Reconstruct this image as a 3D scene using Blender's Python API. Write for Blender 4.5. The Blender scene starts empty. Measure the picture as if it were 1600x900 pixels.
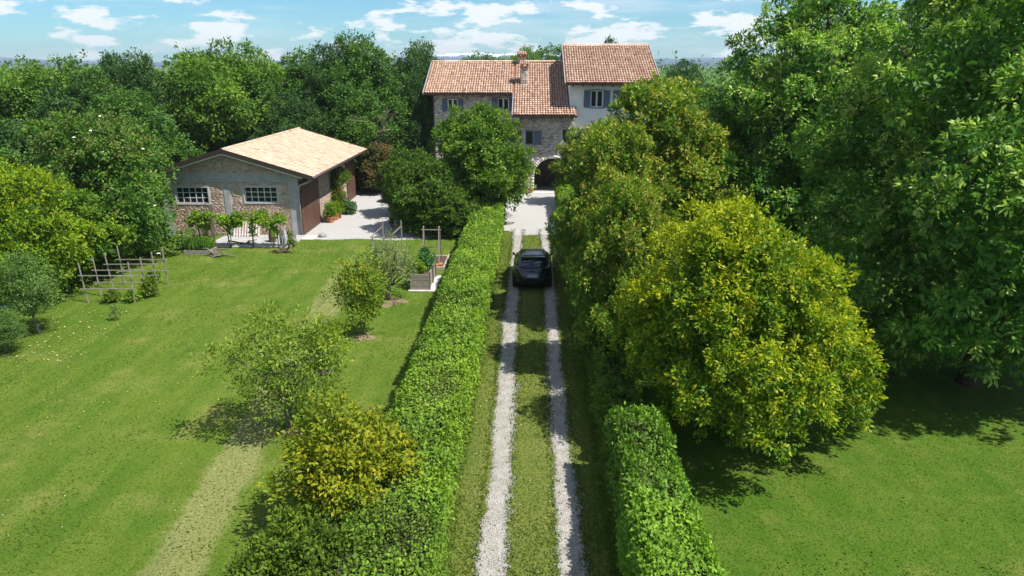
import bpy, math, random
import numpy as np
from mathutils import Vector

S = bpy.context.scene
COL = S.collection
rad = math.radians

# ------------------------------------------------------------------ camera
cam_d = bpy.data.cameras.new('camera')
cam = bpy.data.objects.new('camera', cam_d); COL.objects.link(cam)
cam_d.sensor_width = 36.0
cam_d.lens = 36.0 * 1110.0 / 1600.0
cam_d.clip_start = 0.1; cam_d.clip_end = 20000
PITCH = math.atan(350 / 1110.0); YAW = rad(1.477)
cam.location = (0, 0, 10.0)
cam.rotation_euler = (math.pi / 2 - PITCH, 0, YAW)
S.camera = cam

# ------------------------------------------------------------------ sky and sun
SUN = Vector((0.58, -0.27, 1.0)).normalized()
SUN_EL = math.asin(SUN.z); SUN_AZ = math.atan2(SUN.x, SUN.y)
W = bpy.data.worlds.new('World'); S.world = W; W.use_nodes = True
wt = W.node_tree; wn = wt.nodes; wl = wt.links
wn.clear()
wo = wn.new('ShaderNodeOutputWorld'); bg = wn.new('ShaderNodeBackground')
sky = wn.new('ShaderNodeTexSky'); sky.sky_type = 'NISHITA'; sky.sun_disc = False
sky.sun_elevation = SUN_EL; sky.sun_rotation = SUN_AZ
sky.air_density = 1.0; sky.dust_density = 0.25; sky.ozone_density = 1.0; sky.altitude = 50
tc = wn.new('ShaderNodeTexCoord')
def cloud_layer(scale, zs, lo, hi, det, off):
    mp = wn.new('ShaderNodeMapping'); mp.inputs['Scale'].default_value = (scale, scale, scale * zs)
    mp.inputs['Location'].default_value = off
    wl.new(tc.outputs['Generated'], mp.inputs['Vector'])
    nz = wn.new('ShaderNodeTexNoise'); nz.inputs['Scale'].default_value = 1.0
    nz.inputs['Detail'].default_value = det; nz.inputs['Roughness'].default_value = 0.6
    wl.new(mp.outputs['Vector'], nz.inputs['Vector'])
    mr = wn.new('ShaderNodeMapRange'); mr.interpolation_type = 'SMOOTHSTEP'
    mr.inputs['From Min'].default_value = lo; mr.inputs['From Max'].default_value = hi
    wl.new(nz.outputs['Fac'], mr.inputs['Value'])
    return mr.outputs['Result']
c1 = cloud_layer(11.0, 3.6, 0.50, 0.575, 11, (3.4, 1.4, 0.55))
c2 = cloud_layer(5.0, 9.0, 0.46, 0.78, 8, (1.7, 2.4, 0.9))
mx = wn.new('ShaderNodeMath'); mx.operation = 'MAXIMUM'
m2 = wn.new('ShaderNodeMath'); m2.operation = 'MULTIPLY'; m2.inputs[1].default_value = 0.5
wl.new(c2, m2.inputs[0]); wl.new(c1, mx.inputs[0]); wl.new(m2.outputs[0], mx.inputs[1])
m3 = wn.new('ShaderNodeMath'); m3.operation = 'MULTIPLY'; m3.inputs[1].default_value = 0.85
wl.new(mx.outputs[0], m3.inputs[0])
tintn = wn.new('ShaderNodeMix'); tintn.data_type = 'RGBA'; tintn.blend_type = 'MULTIPLY'
tintn.inputs['Factor'].default_value = 1.0
tintn.inputs['B'].default_value = (0.54, 0.98, 1.30, 1)
wl.new(sky.outputs['Color'], tintn.inputs['A'])
cm = wn.new('ShaderNodeMix'); cm.data_type = 'RGBA'
cm.inputs['B'].default_value = (10.5, 10.6, 10.7, 1)
wl.new(m3.outputs[0], cm.inputs['Factor']); wl.new(tintn.outputs['Result'], cm.inputs['A'])
wl.new(cm.outputs['Result'], bg.inputs['Color'])
bg.inputs['Strength'].default_value = 0.068
wl.new(bg.outputs['Background'], wo.inputs['Surface'])

sd = bpy.data.lights.new('sun', 'SUN'); sd.energy = 5.0; sd.angle = rad(0.53); sd.color = (1.0, 0.965, 0.91)
sun = bpy.data.objects.new('sun', sd); COL.objects.link(sun)
sun.rotation_euler = SUN.to_track_quat('Z', 'Y').to_euler(); sun.location = (20, -10, 40)

S.view_settings.view_transform = 'Standard'; S.view_settings.look = 'None'
S.view_settings.exposure = 0.62; S.view_settings.gamma = 1.0
S.view_settings.use_curve_mapping = False
S.render.engine = 'CYCLES'
cy = S.cycles
cy.max_bounces = 6; cy.diffuse_bounces = 2; cy.glossy_bounces = 2; cy.transmission_bounces = 3
cy.transparent_max_bounces = 6; cy.volume_bounces = 0
cy.use_denoising = True; cy.caustics_reflective = False; cy.caustics_refractive = False

# ------------------------------------------------------------------ material helpers
def mat(name):
    m = bpy.data.materials.new(name); m.use_nodes = True
    return m, m.node_tree.nodes, m.node_tree.links, m.node_tree.nodes['Principled BSDF']

def ramp(n, stops):
    r = n.new('ShaderNodeValToRGB'); e = r.color_ramp.elements
    while len(e) > 1: e.remove(e[-1])
    e[0].position = stops[0][0]; e[0].color = (*stops[0][1], 1)
    for p, c in stops[1:]:
        x = e.new(p); x.color = (*c, 1)
    return r

def noise(n, l, scale, detail=4, rough=0.55, coord='Object', vscale=None):
    t = n.new('ShaderNodeTexCoord'); z = n.new('ShaderNodeTexNoise')
    z.inputs['Scale'].default_value = scale; z.inputs['Detail'].default_value = detail
    z.inputs['Roughness'].default_value = rough
    if vscale:
        mp = n.new('ShaderNodeMapping'); mp.inputs['Scale'].default_value = vscale
        l.new(t.outputs[coord], mp.inputs['Vector']); l.new(mp.outputs['Vector'], z.inputs['Vector'])
    else:
        l.new(t.outputs[coord], z.inputs['Vector'])
    return z

def mixc(n, l, a, b, fac, mode='MIX'):
    m = n.new('ShaderNodeMix'); m.data_type = 'RGBA'; m.blend_type = mode
    for s, v in (('A', a), ('B', b)):
        if isinstance(v, tuple): m.inputs[s].default_value = (*v, 1)
        else: l.new(v, m.inputs[s])
    if isinstance(fac, (int, float)): m.inputs['Factor'].default_value = fac
    else: l.new(fac, m.inputs['Factor'])
    return m.outputs['Result']

def math_(n, l, op, a, b=None, clamp=False):
    m = n.new('ShaderNodeMath'); m.operation = op; m.use_clamp = clamp
    for i, v in enumerate((a, b)):
        if v is None: continue
        if isinstance(v, (int, float)): m.inputs[i].default_value = v
        else: l.new(v, m.inputs[i])
    return m.outputs[0]

def maprange(n, l, v, a, b, c=0.0, d=1.0):
    m = n.new('ShaderNodeMapRange'); l.new(v, m.inputs['Value'])
    for k, x in zip(('From Min', 'From Max', 'To Min', 'To Max'), (a, b, c, d)): m.inputs[k].default_value = x
    return m.outputs['Result']

def bump(n, l, h, bs, strength=0.4, dist=0.02):
    b = n.new('ShaderNodeBump'); b.inputs['Strength'].default_value = strength
    b.inputs['Distance'].default_value = dist
    l.new(h, b.inputs['Height']); l.new(b.outputs['Normal'], bs.inputs['Normal'])

def plain(name, col, rough=0.7, spec=0.3, metal=0.0, var=0.18, scale=6.0, bumps=0.15, vscale=None):
    """a painted, timber, metal or mineral surface with mottling and light relief"""
    m, n, l, b = mat(name)
    z = noise(n, l, scale, 6, 0.65, vscale=vscale)
    d = tuple(c * (1 - var) for c in col); u = tuple(min(1, c * (1 + var)) for c in col)
    r = ramp(n, [(0.3, d), (0.7, u)]); l.new(z.outputs['Fac'], r.inputs['Fac'])
    l.new(r.outputs['Color'], b.inputs['Base Color'])
    b.inputs['Roughness'].default_value = rough; b.inputs['Metallic'].default_value = metal
    b.inputs['Specular IOR Level'].default_value = spec
    if bumps: bump(n, l, z.outputs['Fac'], b, bumps, 0.01)
    return m

def leafmat(name, stops, tip=None, trans=0.35, rough=0.55, spec=0.18):
    """leaf: per leaf tint attribute, optional colour of the young growth ('tip')"""
    m, n, l, b = mat(name)
    a = n.new('ShaderNodeAttribute'); a.attribute_name = 'tint'
    r = ramp(n, stops); l.new(a.outputs['Fac'], r.inputs['Fac'])
    c = r.outputs['Color']
    if tip:
        t = n.new('ShaderNodeAttribute'); t.attribute_name = 'tip'
        c = mixc(n, l, c, tip, t.outputs['Fac'])
    l.new(c, b.inputs['Base Color']); b.inputs['Roughness'].default_value = rough
    b.inputs['Specular IOR Level'].default_value = spec
    tr = n.new('ShaderNodeBsdfTranslucent')
    tcol = mixc(n, l, c, (1.0, 1.15, 0.45), 1.0, 'MULTIPLY')
    l.new(tcol, tr.inputs['Color'])
    mx = n.new('ShaderNodeMixShader'); mx.inputs[0].default_value = trans
    l.new(b.outputs[0], mx.inputs[1]); l.new(tr.outputs[0], mx.inputs[2])
    l.new(mx.outputs[0], n['Material Output'].inputs['Surface'])
    return m

def tintmat(name, stops, rough=0.8, scale=9.0, spec=0.2, bumps=0.3):
    """pieces with a tint of their own (tiles, stones, bricks) plus fine grain"""
    m, n, l, b = mat(name)
    a = n.new('ShaderNodeAttribute'); a.attribute_name = 'tint'
    r = ramp(n, stops); l.new(a.outputs['Fac'], r.inputs['Fac'])
    z = noise(n, l, scale, 6, 0.7)
    g = maprange(n, l, z.outputs['Fac'], 0.25, 0.75, 0.72, 1.22)
    gc = n.new('ShaderNodeCombineColor')
    for k in range(3): l.new(g, gc.inputs[k])
    c = mixc(n, l, r.outputs['Color'], gc.outputs[0], 1.0, 'MULTIPLY')
    l.new(c, b.inputs['Base Color']); b.inputs['Roughness'].default_value = rough
    b.inputs['Specular IOR Level'].default_value = spec
    bump(n, l, z.outputs['Fac'], b, bumps, 0.02)
    return m

# ------------------------------------------------------------------ object helpers
def tag(o, label=None, cat=None, group=None, kind=None):
    if label: o['label'] = label
    if cat: o['category'] = cat
    if group: o['group'] = group
    if kind: o['kind'] = kind
    return o

def empty(name, loc, label=None, cat=None, group=None, rz=0.0):
    o = bpy.data.objects.new(name, None); COL.objects.link(o)
    o.location = loc; o.rotation_euler = (0, 0, rz); o.empty_display_size = 0.2
    return tag(o, label, cat, group)

def root_loc(p):
    while p.parent: p = p.parent
    return np.array(p.location)

def link(name, me, parent=None, loc=None):
    o = bpy.data.objects.new(name, me); COL.objects.link(o)
    if parent: o.parent = parent
    if loc is not None: o.location = loc
    return o

def np_mesh(name, V, Q, material, smooth=False, attrs=None):
    """V (n,3), Q (m,k) constant face size"""
    V = np.asarray(V, np.float32); Q = np.asarray(Q, np.int32)
    me = bpy.data.meshes.new(name); k = Q.shape[1]
    me.vertices.add(len(V)); me.vertices.foreach_set('co', V.ravel())
    me.loops.add(Q.size); me.loops.foreach_set('vertex_index', Q.ravel())
    me.polygons.add(len(Q)); me.polygons.foreach_set('loop_start', np.arange(0, Q.size, k, dtype=np.int32))
    if smooth: me.polygons.foreach_set('use_smooth', np.ones(len(Q), bool))
    for an, av in (attrs or {}).items():
        at = me.attributes.new(an, 'FLOAT', 'FACE'); at.data.foreach_set('value', np.asarray(av, np.float32))
    me.update(calc_edges=True)
    if material: me.materials.append(material)
    return me

class MB:
    """collects boxes, bars, tubes and faces in world coordinates and links them as ONE mesh"""
    def __init__(s): s.v = []; s.f = []; s.sm = False
    def add(s, vs, fs):
        k = len(s.v); s.v += [tuple(map(float, q)) for q in vs]; s.f += [tuple(i + k for i in q) for q in fs]; return s
    def box(s, a, b):
        (x0, y0, z0), (x1, y1, z1) = a, b
        return s.add([(x0, y0, z0), (x1, y0, z0), (x1, y1, z0), (x0, y1, z0), (x0, y0, z1), (x1, y0, z1), (x1, y1, z1), (x0, y1, z1)],
                     [(0, 3, 2, 1), (4, 5, 6, 7), (0, 1, 5, 4), (1, 2, 6, 5), (2, 3, 7, 6), (3, 0, 4, 7)])
    def bar(s, p, q, w, d=None, upv=(0, 0, 1)):
        d = d or w; p = Vector(p); q = Vector(q); t = (q - p).normalized(); u = Vector(upv)
        if abs(t.dot(u)) > 0.95: u = Vector((0, 1, 0))
        a = t.cross(u).normalized() * w / 2; b = a.cross(t).normalized() * d / 2
        vs = [p - a - b, p + a - b, p + a + b, p - a + b, q - a - b, q + a - b, q + a + b, q - a + b]
        return s.add(vs, [(0, 3, 2, 1), (4, 5, 6, 7), (0, 1, 5, 4), (1, 2, 6, 5), (2, 3, 7, 6), (3, 0, 4, 7)])
    def tube(s, pts, rs, n=7, cap=True):
        pts = [Vector(p) for p in pts]; k = len(s.v); N = len(pts)
        if isinstance(rs, (int, float)): rs = [rs] * N
        prev = None
        for i, p in enumerate(pts):
            t = (pts[min(i + 1, N - 1)] - pts[max(i - 1, 0)]).normalized()
            u = prev if prev is not None else (Vector((1, 0, 0)) if abs(t.x) < 0.8 else Vector((0, 1, 0)))
            a = (u - t * u.dot(t)).normalized(); prev = a; b = t.cross(a)
            for j in range(n):
                th = 2 * math.pi * j / n; s.v.append(tuple(p + (a * math.cos(th) + b * math.sin(th)) * rs[i]))
        for i in range(N - 1):
            for j in range(n):
                j2 = (j + 1) % n; s.f.append((k + i * n + j, k + i * n + j2, k + (i + 1) * n + j2, k + (i + 1) * n + j))
        if cap:
            s.f.append(tuple(k + j for j in reversed(range(n)))); s.f.append(tuple(k + (N - 1) * n + j for j in range(n)))
        return s
    def lathe(s, c, prof, n=16):
        k = len(s.v)
        for r, z in prof:
            for j in range(n):
                th = 2 * math.pi * j / n; s.v.append((c[0] + r * math.cos(th), c[1] + r * math.sin(th), c[2] + z))
        for i in range(len(prof) - 1):
            for j in range(n):
                j2 = (j + 1) % n; s.f.append((k + i * n + j, k + i * n + j2, k + (i + 1) * n + j2, k + (i + 1) * n + j))
        s.f.append(tuple(k + (len(prof) - 1) * n + j for j in range(n)))
        return s
    def build(s, name, m, parent=None, loc=None, smooth=False, bevel=0.0):
        o3 = root_loc(parent) if parent else np.array(loc if loc is not None else (0, 0, 0), float)
        V = np.array(s.v) - o3
        me = bpy.data.meshes.new(name); me.from_pydata(V.tolist(), [], s.f); me.update()
        if smooth: me.polygons.foreach_set('use_smooth', np.ones(len(me.polygons), bool))
        me.materials.append(m)
        o = link(name, me, parent, None if parent else o3)
        if bevel:
            md = o.modifiers.new('bevel', 'BEVEL'); md.width = bevel; md.segments = 1; md.limit_method = 'ANGLE'
        return o

def copy_tree(o, parent=None):
    c = o.copy(); COL.objects.link(c); c.parent = parent
    for ch in list(o.children): copy_tree(ch, c)
    return c

# ------------------------------------------------------------------ materials
M = {}
M['bark'] = plain('bark', (0.10, 0.075, 0.055), 0.9, 0.1, var=0.45, scale=9, bumps=0.5)
M['bark_grey'] = plain('bark_grey', (0.16, 0.14, 0.12), 0.9, 0.1, var=0.4, scale=9, bumps=0.5)
M['twigs'] = plain('twigs', (0.045, 0.042, 0.022), 0.95, 0.05, var=0.4, scale=14, bumps=0.6)
M['timber'] = plain('weathered_timber', (0.27, 0.235, 0.20), 0.85, 0.15, var=0.3, scale=7, vscale=(1, 1, 4))
M['timber_dark'] = plain('dark_timber', (0.13, 0.105, 0.08), 0.85, 0.15, var=0.35, scale=7)
M['timber_pale'] = plain('pale_timber', (0.42, 0.36, 0.28), 0.85, 0.15, var=0.25, scale=8)
M['pallet'] = plain('pallet_wood', (0.62, 0.55, 0.50), 0.85, 0.15, var=0.2, scale=8)
M['concrete'] = plain('concrete', (0.36, 0.35, 0.345), 0.9, 0.15, var=0.2, scale=3)
M['concrete_pale'] = plain('pale_concrete', (0.50, 0.48, 0.44), 0.9, 0.15, var=0.18, scale=4)
M['plaster'] = plain('white_plaster', (0.72, 0.71, 0.70), 0.9, 0.1, var=0.05, scale=2.2, bumps=0.08)
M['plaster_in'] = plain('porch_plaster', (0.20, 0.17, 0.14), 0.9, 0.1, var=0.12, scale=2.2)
M['mortar'] = plain('lime_mortar', (0.48, 0.435, 0.385), 0.95, 0.1, var=0.25, scale=10, bumps=0.4)
M['brown_metal'] = plain('brown_metal', (0.045, 0.030, 0.026), 0.45, 0.4, var=0.15)
M['verge'] = plain('grey_verge_metal', (0.30, 0.29, 0.29), 0.5, 0.4, var=0.12)
M['soffit'] = plain('soffit_timber', (0.10, 0.068, 0.048), 0.8, 0.2, var=0.2)
M['shutter'] = plain('blue_grey_paint', (0.115, 0.14, 0.19), 0.6, 0.3, var=0.1)
M['frame_white'] = plain('white_window_paint', (0.72, 0.71, 0.67), 0.55, 0.3, var=0.06)
M['door_brown'] = plain('brown_door_boards', (0.105, 0.052, 0.038), 0.6, 0.3, var=0.2, scale=3, vscale=(1, 1, 0.3))
M['terracotta'] = plain('terracotta', (0.42, 0.155, 0.075), 0.8, 0.2, var=0.15)
M['roof_under'] = plain('roof_underlay', (0.22, 0.11, 0.075), 0.9, 0.1, var=0.2)
M['soil'] = plain('soil', (0.085, 0.06, 0.042), 0.95, 0.05, var=0.4, scale=18, bumps=0.6)
M['mulch'] = plain('straw_mulch', (0.21, 0.165, 0.095), 0.95, 0.05, var=0.4, scale=22, bumps=0.8)
M['wire'] = plain('galvanised_wire', (0.30, 0.30, 0.30), 0.4, 0.5, metal=0.6)
M['blue_rope'] = plain('blue_rope', (0.03, 0.16, 0.50), 0.7, 0.2)
M['stone_grey'] = plain('grey_stone', (0.30, 0.30, 0.29), 0.9, 0.15, var=0.3, scale=6, bumps=0.5)
M['snow_rock'] = None
gm, n, l, b = mat('window_glass'); M['glass'] = gm
b.inputs['Base Color'].default_value = (0.018, 0.022, 0.024, 1); b.inputs['Roughness'].default_value = 0.06
b.inputs['Specular IOR Level'].default_value = 0.6
z = noise(n, l, 1.3, 2); bump(n, l, z.outputs['Fac'], b, 0.04, 0.02)
M['tile'] = tintmat('clay_pantiles', [(0.0, (0.31, 0.18, 0.12)), (0.3, (0.48, 0.30, 0.21)), (0.65, (0.585, 0.395, 0.285)), (1.0, (0.70, 0.53, 0.405))], 0.85, 7)
M['flat_tile'] = tintmat('pale_clay_tiles', [(0.0, (0.28, 0.19, 0.125)), (0.2, (0.44, 0.315, 0.215)), (0.6, (0.51, 0.38, 0.268)), (1.0, (0.60, 0.48, 0.36))], 0.9, 9)
M['stone'] = tintmat('rubble_stone', [(0.0, (0.22, 0.175, 0.15)), (0.3, (0.42, 0.345, 0.30)), (0.6, (0.54, 0.46, 0.40)), (0.85, (0.63, 0.57, 0.51)), (1.0, (0.72, 0.67, 0.60))], 0.92, 8, bumps=0.6)
M['brick'] = tintmat('old_brick', [(0.0, (0.28, 0.17, 0.125)), (0.35, (0.44, 0.29, 0.21)), (0.7, (0.53, 0.385, 0.285)), (1.0, (0.60, 0.49, 0.39))], 0.92, 11, bumps=0.5)
M['brick_pale'] = tintmat('pale_brick', [(0.0, (0.36, 0.25, 0.18)), (0.5, (0.47, 0.35, 0.26)), (1.0, (0.58, 0.47, 0.37))], 0.92, 11, bumps=0.5)

M['lf_hedge'] = leafmat('hornbeam_leaves', [(0.0, (0.060, 0.075, 0.018)), (0.025, (0.099, 0.183, 0.021)), (0.5, (0.185, 0.315, 0.029)), (1.0, (0.334, 0.463, 0.039))], trans=0.32)
M['lf_hedge_b'] = leafmat('privet_leaves', [(0.0, (0.060, 0.080, 0.018)), (0.02, (0.084, 0.168, 0.018)), (0.5, (0.166, 0.311, 0.029)), (1.0, (0.285, 0.455, 0.039))], trans=0.32)
M['lf_gum'] = leafmat('sweetgum_leaves', [(0.0, (0.060, 0.151, 0.026)), (0.6, (0.120, 0.265, 0.034)), (1.0, (0.209, 0.403, 0.044))], (0.46, 0.58, 0.12), 0.34, 0.5, 0.25)  # pale tip colour also paints sunlit highlights on the shoot ends
M['lf_yellow'] = leafmat('golden_leaves', [(0.0, (0.069, 0.154, 0.012)), (0.5, (0.154, 0.270, 0.014)), (1.0, (0.246, 0.351, 0.015))], (0.43, 0.44, 0.012), 0.36, 0.5, 0.2)
M['lf_olivebrown'] = leafmat('laurel_leaves', [(0.0, (0.066, 0.144, 0.016)), (0.5, (0.135, 0.245, 0.021)), (1.0, (0.246, 0.358, 0.026))], (0.36, 0.34, 0.045), 0.30, 0.48, 0.25)
M['lf_round'] = leafmat('round_tree_leaves', [(0.0, (0.064, 0.141, 0.017)), (0.5, (0.128, 0.239, 0.022)), (1.0, (0.245, 0.355, 0.031))], trans=0.32)
M['lf_bushy'] = leafmat('yard_shrub_leaves', [(0.0, (0.045, 0.100, 0.014)), (0.5, (0.085, 0.160, 0.018)), (1.0, (0.150, 0.240, 0.026))], trans=0.3)
M['lf_dark'] = leafmat('dark_wood_leaves', [(0.0, (0.031, 0.078, 0.022)), (0.5, (0.058, 0.127, 0.029)), (1.0, (0.102, 0.186, 0.036))], trans=0.28)
M['lf_mid'] = leafmat('mid_wood_leaves', [(0.0, (0.043, 0.108, 0.022)), (0.5, (0.079, 0.173, 0.026)), (1.0, (0.137, 0.248, 0.036))], trans=0.30)
M['lf_bright'] = leafmat('walnut_leaves', [(0.0, (0.068, 0.149, 0.022)), (0.5, (0.135, 0.250, 0.029)), (1.0, (0.225, 0.358, 0.043))], trans=0.34)
M['lf_elder'] = leafmat('elder_leaves', [(0.0, (0.051, 0.133, 0.018)), (0.5, (0.095, 0.208, 0.025)), (1.0, (0.166, 0.283, 0.045))], (0.22, 0.21, 0.06), 0.3)
M['lf_limebush'] = leafmat('lime_bush_leaves', [(0.0, (0.082, 0.174, 0.012)), (0.5, (0.180, 0.295, 0.014)), (1.0, (0.306, 0.393, 0.016))], (0.36, 0.37, 0.012), 0.33)
M['lf_fruit'] = leafmat('fruit_tree_leaves', [(0.0, (0.098, 0.175, 0.020)), (0.5, (0.186, 0.289, 0.028)), (1.0, (0.319, 0.410, 0.045))], (0.20, 0.24, 0.04), 0.36)
M['lf_pear'] = leafmat('pear_leaves', [(0.0, (0.091, 0.144, 0.042)), (0.5, (0.176, 0.231, 0.078)), (1.0, (0.299, 0.331, 0.150))], trans=0.3)
M['lf_lime'] = leafmat('cherry_leaves', [(0.0, (0.077, 0.156, 0.013)), (0.5, (0.168, 0.267, 0.018)), (1.0, (0.287, 0.358, 0.022))], (0.30, 0.28, 0.015), 0.36)
M['lf_yshrub'] = leafmat('yellowing_shrub_leaves', [(0.0, (0.089, 0.146, 0.012)), (0.5, (0.202, 0.259, 0.014)), (1.0, (0.337, 0.328, 0.015))], (0.38, 0.33, 0.02), 0.34)
M['lf_shrub'] = leafmat('shrub_leaves', [(0.0, (0.051, 0.098, 0.012)), (0.5, (0.100, 0.170, 0.016)), (1.0, (0.184, 0.253, 0.022))], trans=0.3)
M['lf_olive'] = leafmat('olive_leaves', [(0.0, (0.058, 0.124, 0.022)), (0.5, (0.110, 0.204, 0.040)), (1.0, (0.191, 0.304, 0.069))], trans=0.2)
M['lf_red'] = leafmat('photinia_leaves', [(0.0, (0.063, 0.098, 0.024)), (0.5, (0.133, 0.147, 0.034)), (1.0, (0.210, 0.175, 0.054))], (0.26, 0.12, 0.07), 0.28)
M['lf_vine'] = leafmat('vine_leaves', [(0.0, (0.094, 0.201, 0.015)), (0.5, (0.196, 0.331, 0.022)), (1.0, (0.328, 0.446, 0.035))], trans=0.38)
M['lf_iris'] = leafmat('iris_blades', [(0.0, (0.050, 0.130, 0.014)), (0.5, (0.095, 0.215, 0.022)), (1.0, (0.150, 0.280, 0.035))], trans=0.3)
M['lf_lav'] = leafmat('lavender_leaves', [(0.0, (0.065, 0.130, 0.054)), (0.5, (0.111, 0.195, 0.078)), (1.0, (0.169, 0.260, 0.114))], trans=0.2)
M['lf_veg'] = leafmat('vegetable_leaves', [(0.0, (0.042, 0.124, 0.034)), (0.5, (0.084, 0.202, 0.054)), (1.0, (0.154, 0.286, 0.072))], trans=0.3)
M['lf_grass'] = leafmat('grass_blades', [(0.0, (0.070, 0.130, 0.012)), (0.5, (0.110, 0.175, 0.018)), (0.85, (0.165, 0.210, 0.028)), (1.0, (0.280, 0.260, 0.090))], trans=0.45, spec=0.15)
M['lf_dead'] = plain('dead_twigs', (0.22, 0.18, 0.13), 0.9, 0.1, var=0.3)
M['petal_white'] = plain('white_petals', (0.80, 0.79, 0.70), 0.7, 0.2, var=0.08, bumps=0)
M['petal_yellow'] = plain('yellow_petals', (0.72, 0.52, 0.03), 0.7, 0.2, var=0.1, bumps=0)
M['petal_red'] = plain('red_petals', (0.60, 0.03, 0.035), 0.6, 0.2, var=0.2, bumps=0)
M['dry_leaf'] = plain('fallen_dry_leaves', (0.46, 0.40, 0.22), 0.8, 0.1, var=0.3, bumps=0)

# lawn
m, n, l, b = mat('lawn_grass'); M['lawn'] = m
tco = n.new('ShaderNodeTexCoord'); sx = n.new('ShaderNodeSeparateXYZ'); l.new(tco.outputs['Object'], sx.inputs[0])
n1 = noise(n, l, 0.16, 5, 0.6); n2 = noise(n, l, 1.1, 6, 0.7); n3 = noise(n, l, 16.0, 6, 0.75); n4 = noise(n, l, 0.45, 5, 0.65)
r1 = ramp(n, [(0.32, (0.064, 0.126, 0.011)), (0.5, (0.081, 0.145, 0.013)), (0.68, (0.108, 0.165, 0.019))]); l.new(n1.outputs['Fac'], r1.inputs['Fac'])
f2 = maprange(n, l, n2.outputs['Fac'], 0.42, 0.66, 0.0, 0.75)
c = mixc(n, l, r1.outputs['Color'], (0.118, 0.165, 0.022), f2)
fd = maprange(n, l, n4.outputs['Fac'], 0.53, 0.70, 0.0, 0.62)
c = mixc(n, l, c, (0.230, 0.222, 0.062), fd)
# a worn mown strip across the left lawn
ln = math_(n, l, 'ADD', math_(n, l, 'MULTIPLY', math_(n, l, 'SUBTRACT', sx.outputs['Y'], 12.0), 0.088), math_(n, l, 'ADD', sx.outputs['X'], 7.32))
wob = math_(n, l, 'MULTIPLY', math_(n, l, 'SUBTRACT', n2.outputs['Fac'], 0.5), 0.9)
dd = math_(n, l, 'ABSOLUTE', math_(n, l, 'ADD', ln, wob))
fs = maprange(n, l, dd, 0.48, 0.72, 0.62, 0.0)
fs.node.clamp = True
fy = maprange(n, l, sx.outputs['Y'], 33.0, 38.5, 1.0, 0.0)
fs = math_(n, l, 'MULTIPLY', fs, fy, True)
c = mixc(n, l, c, (0.285, 0.265, 0.115), fs)
# streaks left by the mower
mpw = n.new('ShaderNodeMapping'); mpw.inputs['Rotation'].default_value = (0, 0, rad(-28)); mpw.inputs['Scale'].default_value = (1.5, 0.16, 1)
l.new(tco.outputs['Object'], mpw.inputs['Vector'])
wv = n.new('ShaderNodeTexNoise'); wv.inputs['Scale'].default_value = 1.0; wv.inputs['Detail'].default_value = 5; wv.inputs['Roughness'].default_value = 0.65
l.new(mpw.outputs['Vector'], wv.inputs['Vector'])
c = mixc(n, l, c, (0.158, 0.196, 0.034), maprange(n, l, wv.outputs['Fac'], 0.46, 0.68, 0.0, 0.40))
c = mixc(n, l, c, (0.058, 0.118, 0.012), maprange(n, l, wv.outputs['Fac'], 0.50, 0.34, 0.0, 0.42))
lush = maprange(n, l, math_(n, l, 'ADD', sx.outputs['X'], math_(n, l, 'MULTIPLY', n4.outputs['Fac'], 6.0)), 3.0, 7.0, 0.0, 0.72)
lp = maprange(n, l, n2.outputs['Fac'], 0.36, 0.64, 1.0, 0.30)
c = mixc(n, l, c, (0.046, 0.116, 0.007), math_(n, l, 'MULTIPLY', lush, lp, True))
# dry verge of the drive
vd = math_(n, l, 'ABSOLUTE', sx.outputs['X'])
fv = maprange(n, l, math_(n, l, 'ADD', vd, math_(n, l, 'MULTIPLY', n2.outputs['Fac'], 0.6)), 1.7, 2.2, 0.6, 0.0)
fvy = maprange(n, l, n3.outputs['Fac'], 0.35, 0.65, 0.25, 1.0)
c = mixc(n, l, c, (0.200, 0.185, 0.058), math_(n, l, 'MULTIPLY', fv, fvy, True))
g = maprange(n, l, n3.outputs['Fac'], 0.28, 0.72, 0.58, 1.38)
gc = n.new('ShaderNodeCombineColor')
for k in range(3): l.new(g, gc.inputs[k])
c = mixc(n, l, c, gc.outputs[0], 1.0, 'MULTIPLY')
l.new(c, b.inputs['Base Color']); b.inputs['Roughness'].default_value = 0.9; b.inputs['Specular IOR Level'].default_value = 0.1
bump(n, l, n3.outputs['Fac'], b, 0.9, 0.05)

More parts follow.
